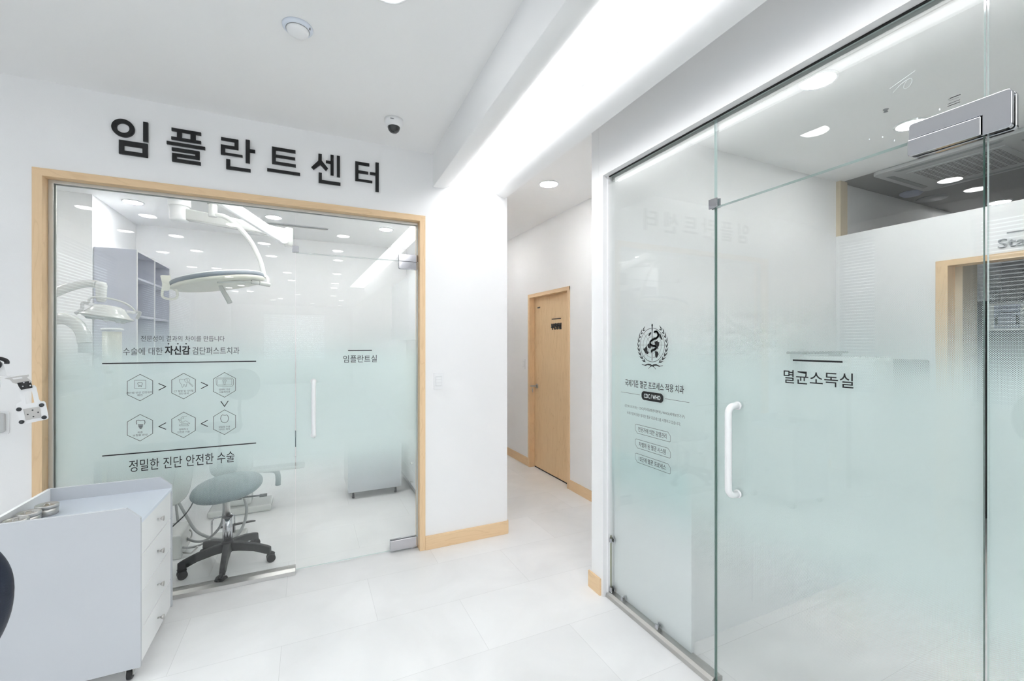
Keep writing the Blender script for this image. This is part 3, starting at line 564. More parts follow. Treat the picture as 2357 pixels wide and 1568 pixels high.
for s in (-1, 1):
    pts = [(cu+s*x, cv+z) for x, z in ((.075, -.104), (.052, -.108), (.030, -.102), (.010, -.104), (-.012, -.112), (-.026, -.124))]
    for a, b, wd in zip(pts, pts[1:], (.003, .006, .007, .005, .0025)): stroke(m, PR, [a, b], wd, K)
rod = [(cu-.001, cv+.107), (cu, cv-.080)]
sn = []; P_ = [Vector(p) for p in WHO['snake']]
for i in range(len(P_)-1):
    a = P_[max(i-1, 0)]; b = P_[i]; c = P_[i+1]; d = P_[min(i+2, len(P_)-1)]
    for k in range(5):
        t = k/5; sn.append(.5*((2*b)+(c-a)*t+(2*a-5*b+4*c-d)*t*t+(3*b-a-3*c+d)*t**3))
sn.append(P_[-1])
m.m = 1
stroke(m, PR, rod, .011, K+.0002); stroke(m, PR, sn, .012, K+.0003)
m.m = 0
stroke(m, PR, rod, .0052, K+.0004); ring2(m, PR, cu-.001, cv+.102, .002, .006, .006, K+.0004, n=16); ring2(m, PR, cu-.001, cv+.085, .0018, .014, .004, K+.0004, n=16)
for i in range(len(sn)-1): stroke(m, PR, [sn[i], sn[i+1]], .0064*(1-.5*i/len(sn)), K+.0005)
part(m.build('emblem', [M['black'], M['pale']], W2), 'round emblem of a rod and serpent over a globe between laurels')
text('lettering', '국제기준 멸균 프로세스 적용 치과', PR, 1.949, 1.526, 1.258, 1.297, M['black'], W2, weight=.008)
for a, b in ((1.983, 1.829), (1.646, 1.493)):
    m = MB(); stroke(m, PR, [(a, 1.2215), (b, 1.2205)], .0016, K); m.build('rule_line', M['black'], W2)
m = MB(); poly2(m, PR, [(1.737+a, 1.2205+b) for a, b in rrect(.158, .047, .02, 6)], K); pill = m.build('badge', M['black'], W2)
part(text('lettering', 'CDC / WHO', PR, 1.797, 1.678, 1.209, 1.232, M['pale'], pill, weight=.012, off=K+.0004), 'pale letters')
text('lettering', '검단퍼스트치과는', PR, 1.953, 1.846, 1.1405, 1.156, M['thin'], W2)
text('lettering', 'CDC(미국질병관리본부), WHO(세계보건기구)', PR, 1.838, 1.521, 1.139, 1.157, M['black'], W2)
text('lettering', '국제기준에 맞춘 철저한 멸균 프로세스를 시행하고 있습니다.', PR, 1.934, 1.545, 1.102, 1.119, M['thin'], W2)
for v, s, ua, ub in ((1.034, '전문가에 의한 감염관리', 1.842, 1.636), (.954, '차별화 된 멸균 시스템', 1.836, 1.642), (.876, '15단계 멸균 프로세스', 1.836, 1.641)):
    m = MB(); a, b, h, c = 1.865, 1.610, .0235, .017
    pts = [(a-.006, v+h), (b+c, v+h), (b, v+h-c), (b, v-h+.005), (b+.005, v-h), (a-c, v-h), (a, v-h+c), (a, v+h-.006), (a-.006, v+h)]
    stroke(m, PR, pts, .0018, K); o = m.build('text_box', M['black'], W2)
    text('lettering', s, PR, ua, ub, v-.0125, v+.0135, M['black'], o, weight=.004)
D2 = struct(empty('door_2'), 'glass door in the right glass wall, white pull bar at its left edge', 'door')
pane('glass_pane', 'y', .5125, 1.349, .012, 2.0945, G0, G1, D2, 'edge', True)
film('y', .5125, 1.349, .02, 2.09, G1+.0005, D2)
dhandle(D2, 'y', 1.238, .873, 1.240, G0, .058, .0135)
part(text('lettering', '멸균소독실', PR, 1.046, .815, 1.350, 1.400, M['black'], D2, weight=.004), 'black room name')
m = MB(); poly2(m, PR, [(1.012, 1.434), (.847, 1.434), (.847, 1.440), (1.012, 1.440)], K); m.build('rule_line', M['black'], D2)
def chrome_y(poly, parent, t=.016):
    m = MB(); m.prism([(-y, z) for y, z in poly], (G0, 0, 0), (0, -1, 0), (0, 0, 1), t).prism([(-y, z) for y, z in poly], (G1+t, 0, 0), (0, -1, 0), (0, 0, 1), t)
    return m.build('top_hinge', M['chrome'], parent, bevel=.0018, seg=3)
m = chrome_y(rounded([(.664, 2.100), (.664, 2.144), (.456, 2.145), (.456, 2.046), (.5095, 2.046)], .010)[6:-6] + [(.5095, 2.046), (.5095, 2.0995), (.664, 2.0995)], W2)
chrome_y([(.667, 2.0982), (.5125, 2.0982), (.5125, 2.049)] + rounded([(.5125, 2.049), (.667, 2.049), (.667, 2.0982)], .010)[6:12], D2)
# chalk figure and a maker's stamp left on the transom glass
m = MB()
stroke(m, PR, [(.716, 2.283), (.655, 2.303)], .0010, K)
ck = [Vector(p) for p in [(.708, 2.266), (.700, 2.273), (.688, 2.282), (.672, 2.287), (.664, 2.285), (.662, 2.276), (.668, 2.265), (.676, 2.262), (.682, 2.266), (.681, 2.275), (.674, 2.285)]]
cs = []
for i in range(len(ck)-1):
    a, b, c, d = ck[max(i-1, 0)], ck[i], ck[i+1], ck[min(i+2, len(ck)-1)]
    for k in range(5):
        t = k/5; cs.append(.5*((2*b)+(c-a)*t+(2*a-5*b+4*c-d)*t*t+(3*b-a-3*c+d)*t**3))
stroke(m, PR, cs+[ck[-1]], .0010, K)
part(m.build('chalk_mark', M['smear'], W2), 'chalk line and loop on the pane above the door')
m = MB(); 
for v, a, b, wd in ((2.182, .578, .557, .0028), (2.176, .580, .560, .0008), (2.168, .583, .558, .0016), (2.162, .583, .558, .0020)):
    u = a
    while u > b:
        l_ = random.uniform(.001, .004); stroke(m, PR, [(u, v), (max(u-l_, b), v)], wd*.8, K); u -= l_+.0009
ring2(m, PR, .5795, 2.180, .002, .0012, .0004, K)
part(m.build('glass_stamp', M['black'], W2), 'tiny maker stamp near the hinge')
m = MB()
for u, v, a in ((.655, 2.152, .009), (.650, 2.160, .006), (.77, 2.150, .003), (.735, 2.142, .004), (.705, 2.118, .0035), (.60, 2.162, .004)):
    poly2(m, PR, [(u+a*random.uniform(.5, 1)*math.cos(t)*.5, v+a*random.uniform(.5, 1)*math.sin(t)) for t in [2*PI*i/9 for i in range(9)]], K)
m.build('smear', M['smear'], W2)

# ================================================================ CORRIDOR DOOR (door_3) and staff doorway (door_4)
D3 = struct(empty('door_3'), 'closed light wooden door with a lever handle in the corridor wall', 'door')
m = MB(); m.box(2.418, 4.665, 0, 2.57, 4.705, 2.085).box(2.418, 3.783, 0, 2.57, 3.823, 2.085); m.build('frame', M['wood_v'], D3, bevel=.0015)
m = MB(); m.box(2.4175, 3.783, 2.045, 2.5705, 4.705, 2.0855); m.build('frame', M['wood_y'], D3, bevel=.0015)
leaf = B(2.490, 3.825, .012, 2.53, 4.663, 2.043).build('door_leaf', M['door'], D3, bevel=.001)
m = MB(); m.box(2.49, 3.823, 0, 2.54, 4.665, .010); part(m.build('leaf_gap', M['gap'], D3), 'dark strip standing in for the shade in the gap under the leaf')  # dark box in place of the shade below the leaf
m = MB(); hy, hz = 4.600, .985
m.cyl((2.49, hy, hz), (2.482, hy, hz), .027).cyl((2.482, hy, hz), (2.452, hy, hz), .011).tube([(2.452, hy, hz), (2.440, hy+.012, hz), (2.438, hy+.05, hz-.004), (2.441, hy+.105, hz-.008)], .009, n=12, sub=4)
h = m.build('handle', M['steel'], D3)
m = MB(); m.cyl((2.447, hy, hz), (2.428, hy, hz-.002), .0035, n=8); ring_ = [(2.430, hy+.012*math.cos(t), hz-.018+.012*math.sin(t)) for t in [2*PI*i/12 for i in range(13)]]
m.tube(ring_, .0012, n=6).box(2.429, hy-.006, hz-.075, 2.431, hy+.008, hz-.032).box(2.4285, hy+.006, hz-.062, 2.4305, hy+.016, hz-.030); m.build('key_ring', M['steel'], h)
PD = Plane2('y', 2.490)
text('lettering', '부원장실', PD, 4.262, 4.045, 1.650, 1.722, M['black'], D3, weight=.05, depth=.006, off=0)
m = MB(); m.box(2.484, 4.058, 1.765, 2.49, 4.247, 1.774); m.build('rule_line', M['black'], D3)
m = MB(); m.box(2.486, 4.525, 1.915, 2.49, 4.585, 1.932); part(m.build('door_tag', M['locker'], D3), 'tiny dark tag near the top corner')

D4 = struct(empty('door_4'), 'wood-framed doorway under the Staff sign, seen through the right glass', 'door')
m = MB(); m.box(4.078, 1.469, 0, 4.20, 1.535, 2.085).box(4.078, .52, 0, 4.20, .586, 2.085); m.build('frame', M['wood_v'], D4, bevel=.0015)
m = MB(); m.box(4.0775, .52, 2.045, 4.2005, 1.535, 2.0855); m.build('frame', M['wood_y'], D4, bevel=.0015)
PS = Plane2('y', 4.09)
S1 = empty('door_sign', (4.09, 1.05, 2.12)); tag(S1, 'dark raised Staff lettering and bar above the wood-framed doorway', 'sign')
o = text('lettering', 'Staff', PS, 1.225, 1.040, 2.118, 2.178, M['grey_pl'], None, weight=.006, depth=.008, off=.0)
o.parent = S1; o.matrix_parent_inverse = Matrix.Translation(-Vector(S1.location))
m = MB(); m.box(4.082, .98, 2.208, 4.09, 1.184, 2.216); o = m.build('rule_line', M['grey_pl'], S1); o.matrix_parent_inverse = Matrix.Translation(-Vector(S1.location))
# ---- lights
def spot(x, y, label, group, z=CZ):
    global spot0
    if spot0 is None:
        r = empty('ceiling_downlight', (x, y, z)); 
        MB().lathe([(.088, -.001), (.088, -.005), (.078, -.009), (.075, -.006)], 36).build('rim', M['white_pl'], r)
        MB().lathe([(.0, -.0065), (.075, -.0065)], 24, smooth=False).build('diffuser', M['spot'], r)
        spot0 = r
    else: r = copy_tree(spot0); r.location = (x, y, z)
    return tag(r, label, 'ceiling light', group)
spot0 = None
spot(1.884, 3.27, 'round glowing downlight in the corridor ceiling by the light strip', 'downlights')
spot(-1.55, 5.41, 'glowing downlight over the grey open shelf unit behind the left glass', 'downlights')
spot(-.344, 5.41, 'glowing downlight just above the air slot behind the left glass', 'downlights')
spot(.85, 5.41, 'glowing downlight near the door hinge corner behind the left glass', 'downlights')
spot(2.42, 1.38, 'large glowing downlight high in the sterilization room by the header', 'downlights')
spot(3.44, 1.41, 'glowing downlight partly hidden by the chrome hinge on the right', 'downlights')
spot(6.11, 1.82, 'glowing downlight just above the low partition beyond the Staff sign', 'downlights')
lobby_disc = None
for x, y in [(.28,1.72),(-1.65,1.75),(-2.15,1.755),(-2.05,.55),(-1.57,.45),(-.786,.43),(.406,.4),(-2.03,-.46),(-1.536,-.5),(-.553,-.5),(.4,-.59),(-1.99,-1.8),(-1.507,-1.48),(-.527,-1.45),(.445,-1.38),
  (-1.9,-3.17),(-1.53,-3.15),(-.376,-3.15),(.514,-2.91),(-1.49,-4.28),(-.334,-4.29),(.554,-4.4),(.587,-5.34),(-1.45,-5.72),(-1.79,-6.37),(-1.76,-7.15),(-1.394,-7.03),(-.28,-7.36),(.656,-7.3),(.96,-8.72),(-1.02,-9.34),(-.786,-8.79),(.12,-10.13),(1.05,-10.85)]:
    o = spot(x, y, 'lobby downlight seen only as a small bright oval reflected in the glass', 'lobby downlights')
    for ch in o.children:
        if ch.name.startswith('diffuser'):
            if lobby_disc is None: lobby_disc = ch.data.copy(); lobby_disc.materials[0] = M['spot_lobby']
            ch.data = lobby_disc
# added downlights, out of view, that brighten the rooms and the corridor
for x, y_ in [(-2.3, 4.0), (-.344, 4.15), (.25, 4.15), (.85, 4.15), (.25, 3.5), (.85, 3.5), (-.344, 3.5)]: spot(x, y_, 'added downlight hidden by the door head, brightening the implant room', 'added implant room lights')
for x in (-2.4,): spot(x, 4.15, 'added unseen downlight in the side bay, brightening the implant room', 'added implant room lights')
for x in (2.42, 3.44): spot(x, .25, 'added unseen downlight brightening the sterilization room', 'added sterilization room lights')
for x, y in ((1.70, 5.0), (1.70, 6.6)): spot(x, y, 'added downlight hidden behind the wall end, brightening the corridor', 'added corridor lights')

def settle(root, loc):
    """put the thing's Empty at its base without moving the parts built in place"""
    root.location = loc; L = Matrix.Translation(-Vector(loc))
    for ch in root.children: ch.matrix_parent_inverse = L
    return root

# ================================================================ THINGS IN THE LOBBY
# raised letters of the big sign
ordn = ['first', 'second', 'third', 'fourth', 'fifth', 'sixth']
for i, (ch, rects, ringd, poly) in enumerate(SIGN):
    cx = min(r[0] for r in rects); m = MB()
    for k, (x0, z0, x1, z1) in enumerate(rects): m.box(x0-cx, -.012-.00002*k, z0-2.55, x1-cx, 0, z1-2.55)
    if ringd:
        u, v, ru, rv = ringd; ri, ro = .52, 1.0; n_ = 48; vs = []
        for t in range(n_):
            a = 2*PI*t/n_
            for yy in (-.012, 0):
                vs.append((u-cx+ru*math.cos(a), yy, v-2.55+rv*math.sin(a))); vs.append((u-cx+(ru-.0225)*math.cos(a), yy, v-2.55+(rv-.0225)*math.sin(a)))
        fs = []
        for t in range(n_):
            a = 4*t; b = 4*((t+1) % n_)
            fs += [(a, b, b+1, a+1), (a, a+2, b+2, b), (a+1, b+1, b+3, a+3), (a+2, a+3, b+3, b+2)]
        m.add(vs, fs)
    if poly: m.prism([(a-cx, b-2.55) for a, b in poly], (0, 0, 0), (1, 0, 0), (0, 0, 1), .012)
    o = m.build('sign_letter', M['black']); o.location = (cx, 3.119, 2.55)
    tag(o, 'black raised letter %s, %s of the six above the wooden glass frame' % (ch, ordn[i]), 'letter', 'letters of the wall sign')

# ceiling sensor and dome camera
r = empty('ceiling_sensor', (-.042, 2.115, CZ)); tag(r, 'round bluish-white sensor puck on the plain ceiling', 'sensor')
MB().lathe([(.062, 0), (.061, -.006), (.054, -.013), (.0, -.013)], 40).build('base', M['cool_pl'], r)
MB().lathe([(.045, -.013), (.0455, -.016), (.044, -.022), (.036, -.030), (.02, -.035), (0, -.036)], 40).build('cover', M['white_pl'], r)
MB().lathe([(.0475, -.0128), (.0475, -.0145), (.045, -.0145)], 40).build('seam', M['grey_pl'], r)
MB().cyl((.048, -.03, -.008), (.048, -.03, -.017), .003, n=10).build('indicator', M['grey_pl'], r)
r = empty('dome_camera', (.478, 2.74, CZ)); tag(r, 'white dome security camera with smoked lens on the ceiling', 'camera')
MB().lathe([(.055, 0), (.056, -.018), (.050, -.038), (.042, -.046), (.036, -.047)], 40).build('housing', M['white_pl'], r)
MB().lathe([(.038, -.044), (.037, -.052), (.031, -.068), (.019, -.079), (0, -.083)], 40).build('dome', M['smoke'], r)
MB().box(-.030, -.0545, -.022, -.006, -.050, -.018).build('marking', M['grey_pl'], r)

# wall switches
def switch(loc, rz, w_, h_, label, rockers=2, th=.007):
    r = empty('wall_switch', loc, rz); tag(r, label, 'light switch')
    m = MB(); m.prism(rrect(w_, h_, .003), (0, 0, 0), (1, 0, 0), (0, 0, 1), th); m.build('plate', M['white_pl'], r, bevel=.001)
    ww, hh = w_*.58, h_*.56
    m = MB(); m.box(-ww/2-.0012, -th-.0006, -hh/2-.0012, ww/2+.0012, -th+.001, hh/2+.0012); m.build('recess', M['grey_l'], r)
    for k in range(rockers):
        z0 = -hh/2 + k*hh/rockers
        m = MB(); m.box(-ww/2, -th-.0035, z0+.0005, ww/2, -th, z0+hh/rockers-.0005); m.build('rocker', M['white_pl'], r, bevel=.0008)
switch((.865, 3.12, 1.221), 0, .071, .120, 'white light switch plate on the wall right of the wood-framed glass', 3)
switch((2.43, 4.835, 1.24), -PI/2, .085, .122, 'small white switch plate on the corridor wall left of the wooden door', 1)
r = empty('wall_box', (-1.448, 3.12, 1.094)); tag(r, 'grey rounded box on the wall at the left edge of the picture', 'wall box')
MB().prism(rrect(.115, .118, .008), (0, 0, 0), (1, 0, 0), (0, 0, 1), .008).build('plate', M['white_pl'], r, bevel=.001)
MB().prism(rrect(.095, .100, .012), (0, -.008, 0), (1, 0, 0), (0, 0, 1), .018).build('cover', M['grey_l'], r, bevel=.006, seg=3)

# mobile drawer cabinet (one in the lobby, its twin behind the left glass)
def castor(parent, x, y, mw, z1=.07):
    m = MB(); m.box(x-.02, y-.02, z1-.004, x+.02, y+.02, z1).box(x-.014, y-.022, .022, x-.011, y+.010, z1-.004).box(x+.011, y-.022, .022, x+.014, y+.010, z1-.004)
    o = m.build('castor', M['steel'], parent)
    MB().cyl((x-.010, y-.008, .0255), (x+.010, y-.008, .0255), .025, n=24).build('wheel', mw, o, bevel=.003)
    MB().cyl((x-.016, y-.008, .0255), (x+.016, y-.008, .0255), .009, n=16).build('hub', M['grey_l'], o)
cab = empty('mobile_cabinet', (-.920, 2.68, 0))
tag(cab, 'white four-drawer cabinet on castors in front of the left glass, small tins on top', 'cabinet', 'white mobile cabinets')
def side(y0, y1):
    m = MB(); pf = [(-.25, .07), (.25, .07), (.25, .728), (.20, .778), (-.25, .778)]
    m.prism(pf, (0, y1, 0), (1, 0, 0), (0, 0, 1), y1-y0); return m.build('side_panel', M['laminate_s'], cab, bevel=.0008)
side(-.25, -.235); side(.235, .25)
B(-.25, -.235, .07, -.235, .235, .778).build('back_panel', M['laminate'], cab, bevel=.0008)
B(-.235, -.235, .700, .25, .235, .715).build('tray_top', M['cool_pl'], cab, bevel=.0008)
B(-.235, -.235, .07, .225, .235, .70).build('body', M['laminate'], cab)
for z0, z1, kz in ((.551, .700, .630), (.389, .549, .470), (.222, .387, .305), (.074, .220, .140)):
    d = B(.2255, -.2335, z0+.0012, .245, .2335, z1-.0012).build('drawer', M['laminate'], cab, bevel=.001)
    MB().cyl((.245, .01, kz), (.258, .01, kz), .004, n=12).cyl((.256, .01, kz), (.270, .01, kz), .0045, .0125, n=20).build('knob', M['steel'], d)
for x in (-.20, .20):
    for y in (-.19, .19): castor(cab, x, y, M['black_pl'])
cab2 = copy_tree(cab); cab2.location = (.592, 4.655, 0)
tag(cab2, 'white mobile cabinet standing behind the glass door, its castors showing', 'cabinet', 'white mobile cabinets')

tin0 = None
for i, (x, y, lab) in enumerate([(-1.085, 2.708, 'rightmost of the round steel tins on the white cabinet'), (-1.108, 2.618, 'middle one of the three round steel tins on the white cabinet'), (-1.110, 2.530, 'round steel tin nearest the left edge of the white cabinet')]):
    if tin0 is None:
        tin0 = empty('instrument_tin', (x, y, .7152))
        MB().lathe([(.0365, 0), (.0385, .002), (.0385, .034)], 40).build('body', M['steel'], tin0)
        MB().lathe([(.0400, .030), (.0402, .044), (.0385, .0465), (.034, .0470), (.031, .0445), (.022, .0405), (0, .0395)], 40).build('lid', M['steel'], tin0)
        MB().tube([(-.012, .004, .040), (-.008, .003, .050), (.008, -.003, .050), (.012, -.004, .040)], .0025, n=8, sub=4).build('lid_grip', M['steel'], tin0)
        t = tin0
    else: t = copy_tree(tin0); t.location = (x, y, .7152); t.rotation_euler.z = i*.7
    tag(t, lab, 'tin', 'steel tins')

# monitor arm reaching in from the left
r = empty('monitor_arm')
O = Vector((-1.148, 2.747, 1.18)); Rt = Vector((.9227, .3855, 0)); Nn = Vector((.3855, -.9227, 0)); Up = Vector((0, 0, 1))
q = lambda a, b, d=0: tuple(O + Rt*a + Up*b + Nn*d)
def slab(pts, d0, th): return MB().prism(pts, q(0, 0, d0), tuple(Rt), tuple(Up), th)
def ringed(outer, hole, d0, th):
    """a plate with one window in it"""
    bm = bmesh.new(); vo = [bm.verts.new(q(a, b, d0)) for a, b in outer]; vi = [bm.verts.new(q(a, b, d0)) for a, b in hole]
    eo = [bm.edges.new((vo[i], vo[(i+1) % len(vo)])) for i in range(len(vo))]; ei = [bm.edges.new((vi[i], vi[(i+1) % len(vi)])) for i in range(len(vi))]
    bmesh.ops.triangle_fill(bm, edges=eo+ei, use_beauty=True)
    g = bmesh.ops.extrude_face_region(bm, geom=bm.faces[:]); bmesh.ops.translate(bm, vec=Nn*th, verts=[v for v in g['geom'] if isinstance(v, bmesh.types.BMVert)])
    bmesh.ops.recalc_face_normals(bm, faces=bm.faces); bm.verts.index_update()
    m = MB(); m.add([tuple(v.co) for v in bm.verts], [[v.index for v in f.verts] for f in bm.faces]); bm.free(); return m
pl_ = ringed(ARM['plate'], ARM['slot'], 0, .003).build('mounting_plate', M['white_pl'], r)
slab(ARM['panel'], .003, .0015).build('centre_panel', M['steel'], pl_)
for a, b in ARM['feet']: MB().lathe([(.0088, 0), (.0088, .003), (.006, .0055), (0, .006)], 20, Matrix.Translation(q(a, b, .003)) @ Nn.to_track_quat('Z', 'Y').to_matrix().to_4x4()).build('rubber_foot', M['rubber'], pl_)
for a, b in ARM['bolts']: MB().cyl(q(a, b, .004), q(a, b, .008), .003, n=8).build('bolt', M['rubber'], pl_)
h = slab(ARM['hinge'], .002, .009).build('hinge', M['black_pl'], r, bevel=.0015)
for px in ((.0-.030, .141), (-.012, .142), (-.033, .124), (-.010, .126)): MB().cyl(q(px[0]+.002, px[1], .011), q(px[0]+.002, px[1], .0135), .0028, n=12).build('screw', M['chrome'], h)
m = ringed(ARM['top'], ARM['hole1'], -.004, .003); m.build('slotted_plate', M['steel'], r)
m = MB(); c0 = Vector(q(-.118, .170, -.004)); m.lathe([(.050, 0), (.052, .002), (.050, .005), (0, .005)], 36, Matrix.Translation(c0)); m.build('turntable', M['white_pl'], r)
m = MB(); m.prism([(-.118, .175), (-.078, .175), (-.088, .232), (-.100, .240), (-.118, .238)], q(0, 0, .010), tuple(Rt), tuple(Up), .004); m.prism([(-.150, .175), (-.140, .175), (-.128, .238), (-.150, .238)], q(0, 0, .022), tuple(Rt), tuple(Up), .004); m.build('bracket', M['white_pl'], r, bevel=.001)
m = MB(); m.lathe([(0, -.02), (.015, -.016), (.0215, -.005), (.0215, .006), (.014, .018), (0, .02)], 24, Matrix.Translation(q(-.112, .226, .028)) @ Nn.to_track_quat('Z', 'Y').to_matrix().to_4x4())
m.tube([q(-.120, .252, -.01), q(-.095, .250, -.01), q(-.080, .240, -.012), (q(-.079, .228, -.014))], .0085, n=12, sub=4); m.build('clamp_knob', M['black_pl'], r)
m = MB(); m.tube([q(-.118, .168, -.004), q(-.118, .120, -.004), q(-.20, .10, -.02), q(-.62, .10, -.05)], .017, n=16, sub=5); m.build('arm', M['white_pl'], r)
p1 = Vector(q(-.62, 0, -.05)); m = MB(); m.cyl((p1.x, p1.y, .03), (p1.x, p1.y, 1.34), .022); m.build('pole', M['steel'], r)
m = MB(); m.lathe([(.20, 0), (.20, .012), (.17, .022), (.025, .030)], 40, Matrix.Translation((p1.x, p1.y, 0))); m.build('base', M['white_pl'], r)
settle(r, (p1.x, p1.y, 0)); tag(r, 'white and black screen-mount bracket with four grey rubber pads, no screen', 'monitor arm')

# navy swivel chair whose back edge enters at the left
def star_base(root, r_out, a0, mm, zh=.155, zo=.098, hub=.036):
    b = MB(); b.lathe([(hub*.75, .085), (hub, .10), (hub, zh), (hub*.8, zh+.012)], 28)
    o = b.build('hub', mm, root)
    for k in range(5):
        a = math.radians(a0+72*k); c, s_ = math.cos(a), math.sin(a)
        T = Matrix.Rotation(a, 4, 'Z')
        m = MB(); top = [(.02, zh), (.08, zh-.004), (.17, zh-.020), (r_out-.03, zo+.016), (r_out, zo+.004)]; bot = [(.02, .100), (.08, .098), (.17, .086), (r_out-.03, zo-.036), (r_out, zo-.040)]
        wd = [.030, .026, .022, .020, .017]; vs = []
        for (x, zt), (_, zb), w_ in zip(top, bot, wd):
            vs += [(x, -w_*.72, zt), (x, w_*.72, zt), (x, w_, zb), (x, -w_, zb)]
        fs = [(4*i+j, 4*i+(j+1) % 4, 4*i+4+(j+1) % 4, 4*i+4+j) for i in range(4) for j in range(4)] + [(0, 1, 2, 3), (16, 17, 18, 19)]
        m.add(vs, fs, T=T); lg = m.build('leg', mm, root, bevel=.006, seg=3)
        m = MB(); T2 = Matrix.Translation((c*(r_out-.012), s_*(r_out-.012), 0)) @ Matrix.Rotation(a+1.1+k*.9, 4, 'Z')
        for sx in (-1, 1): m.cyl(T2 @ Vector((sx*.006, -.012, .0272)), T2 @ Vector((sx*.026, -.012, .0272)), .027, n=28)
        m.cyl(T2 @ Vector((0, 0, .03)), T2 @ Vector((0, 0, zo-.035)), .010, n=12); m.tube([T2 @ Vector((0, -.030, .045)), T2 @ Vector((0, -.012, .058)), T2 @ Vector((0, .012, .052))], .013, n=10, sub=3)
        m.build('castor', mm, lg, bevel=.004)
def supershell(c, rt, up, nn, hw, hh, th, name, mm, parent, e=2.6, taper=.0, curve=.05):
    """cushion with a superellipse outline, slightly curved"""
    m = MB(); vs = []; fs = []; NR, NA = 14, 96
    for side_ in (1, -1):
        base = len(vs)
        for i in range(NR+1):
            f = math.sin(PI/2*i/NR)
            for k in range(NA):
                t = 2*PI*k/NA; x = math.copysign(abs(math.cos(t))**(2/e), math.cos(t)); y = math.copysign(abs(math.sin(t))**(2/e), math.sin(t))
                x *= (1+taper*y*.5)
                d = side_*th/2*math.sqrt(max(0, 1-f**3.2)) + curve*((x*f)**2)
                vs.append(Vector(c)+Vector(rt)*hw*x*f+Vector(up)*hh*y*f+Vector(nn)*d)
        for i in range(NR):
            for k in range(NA): fs.append((base+i*NA+k, base+i*NA+(k+1) % NA, base+(i+1)*NA+(k+1) % NA, base+(i+1)*NA+k))
    m.add([tuple(v) for v in vs], fs, True); return m.build(name, mm, parent)
r = empty('swivel_chair', (-.86, .84, 0)); tag(r, 'dark navy padded chair back cut off by the left edge', 'chair')
star_base(r, .27, 20, M['grey_l'])
MB().cyl((0, 0, .15), (0, 0, .36), .026).cyl((0, 0, .36), (0, 0, .56), .014).build('gas_lift', M['chrome'], r)
supershell((0, 0, .605), (1, 0, 0), (0, 1, 0), (0, 0, 1), .21, .20, .09, 'seat', M['leather'], r, curve=0)
bc = Vector((.217, .124, 1.060)); dr = Vector((.914, .405, 0)); dn = Vector((.405, -.914, 0))
supershell(bc, dr, (0, 0, 1), dn, .20, .168, .07, 'backrest', M['leather'], r, e=2.2, taper=.10, curve=-.01)
MB().tube([(0, 0, .56), (.10, .10, .555), (.205, .20, .60), (.200, .165, .80), (.205, .152, 1.0)], .016, n=12, sub=5).build('back_support', M['black_pl'], r)

# ================================================================ IMPLANT ROOM
st = empty('swivel_stool', (-.495, 3.48, 0)); tag(st, 'black five-star swivel stool with chrome lift just behind the left glass', 'stool')
star_base(st, .272, -88, M['black_pl'])
MB().cyl((0, 0, .160), (0, 0, .325), .0285, n=32).build('lift_cover', M['chrome'], st)
MB().lathe([(.030, .322), (.030, .330), (.016, .333)], 28).build('collar', M['black_pl'], st)
MB().cyl((0, 0, .33), (0, 0, .47), .0155, n=24).build('lift_rod', M['steel'], st)
MB().box(-.09, -.07, .448, .09, .07, .462).cyl((0, 0, .43), (0, 0, .45), .03).build('seat_plate', M['black_pl'], st, bevel=.004)
sr = Vector((.99, 0, .11)); su = Vector((-.02, .99, .12)).normalized()
supershell((0, 0, .524), sr, su, sr.cross(su), .21, .195, .108, 'seat', M['slate'], st, e=2.2, curve=.0)
MB().tube([(.08, -.04, .455), (.17, -.03, .450), (.225, -.02, .444)], .006, n=8).box(.19, -.034, .438, .235, -.006, .452).build('height_lever', M['black_pl'], st)
MB().tube([(-.02, .09, .46), (-.03, .20, .47), (-.03, .24, .56), (-.03, .24, .62)], .012, n=10, sub=4).build('back_bar', M['black_pl'], st)
supershell((-.05, .21, .635), (1, 0, 0), (0, 0, 1), (0, -1, 0), .085, .095, .05, 'backrest', M['slate'], st, curve=.02)

# dental chair and unit, mostly veiled by the film
r = empty('dental_chair'); tag(r, 'pale reclined treatment chair blurred behind the frosted band', 'dental chair')
pr = [(-.06, .60), (-.35, .62), (-.75, .60), (-1.02, .72), (-1.34, .96)]
m = MB(); vs = []; n_ = len(pr)
for i, (x, z) in enumerate(pr):
    a = pr[max(i-1, 0)]; b = pr[min(i+1, n_-1)]; dx, dz = b[0]-a[0], b[1]-a[1]; l_ = math.hypot(dx, dz); nx, nz = dz/l_*.045, -dx/l_*.045
    hw = (.17, .21, .25, .24, .19)[i]
    vs += [(x+nx*-1, 4.56-hw, z-nz*-1), (x-nx*-1, 4.56-hw, z+nz*-1), (x-nx*-1, 4.56+hw, z+nz*-1), (x+nx*-1, 4.56+hw, z-nz*-1)]
m.add(vs, [(4*i+j, 4*i+(j+1) % 4, 4*i+4+(j+1) % 4, 4*i+4+j) for i in range(n_-1) for j in range(4)] + [(0, 1, 2, 3), (4*n_-4, 4*n_-3, 4*n_-2, 4*n_-1)])
m.build('cushion', M['slate'], r, bevel=.03, seg=3)
MB().box(-.78, 4.43, .0, -.30, 4.71, .06).box(-.68, 4.49, .06, -.46, 4.65, .54).build('pedestal', M['medic'], r, bevel=.02, seg=3)
MB().box(-1.46, 4.48, 1.0, -1.34, 4.64, 1.16).build('headrest', M['slate'], r, bevel=.02, seg=3)
MB().tube([(-.36, 4.42, .375), (-.27, 4.40, .365), (-.245, 4.39, .32), (-.245, 4.39, .235)], .022, n=12, sub=4).build('side_lever', M['slate'], r)
MB().box(-.46, 4.33, .375, -.03, 4.46, .405).build('side_tray', M['medic'], r, bevel=.01)
settle(r, (-.54, 4.57, 0))

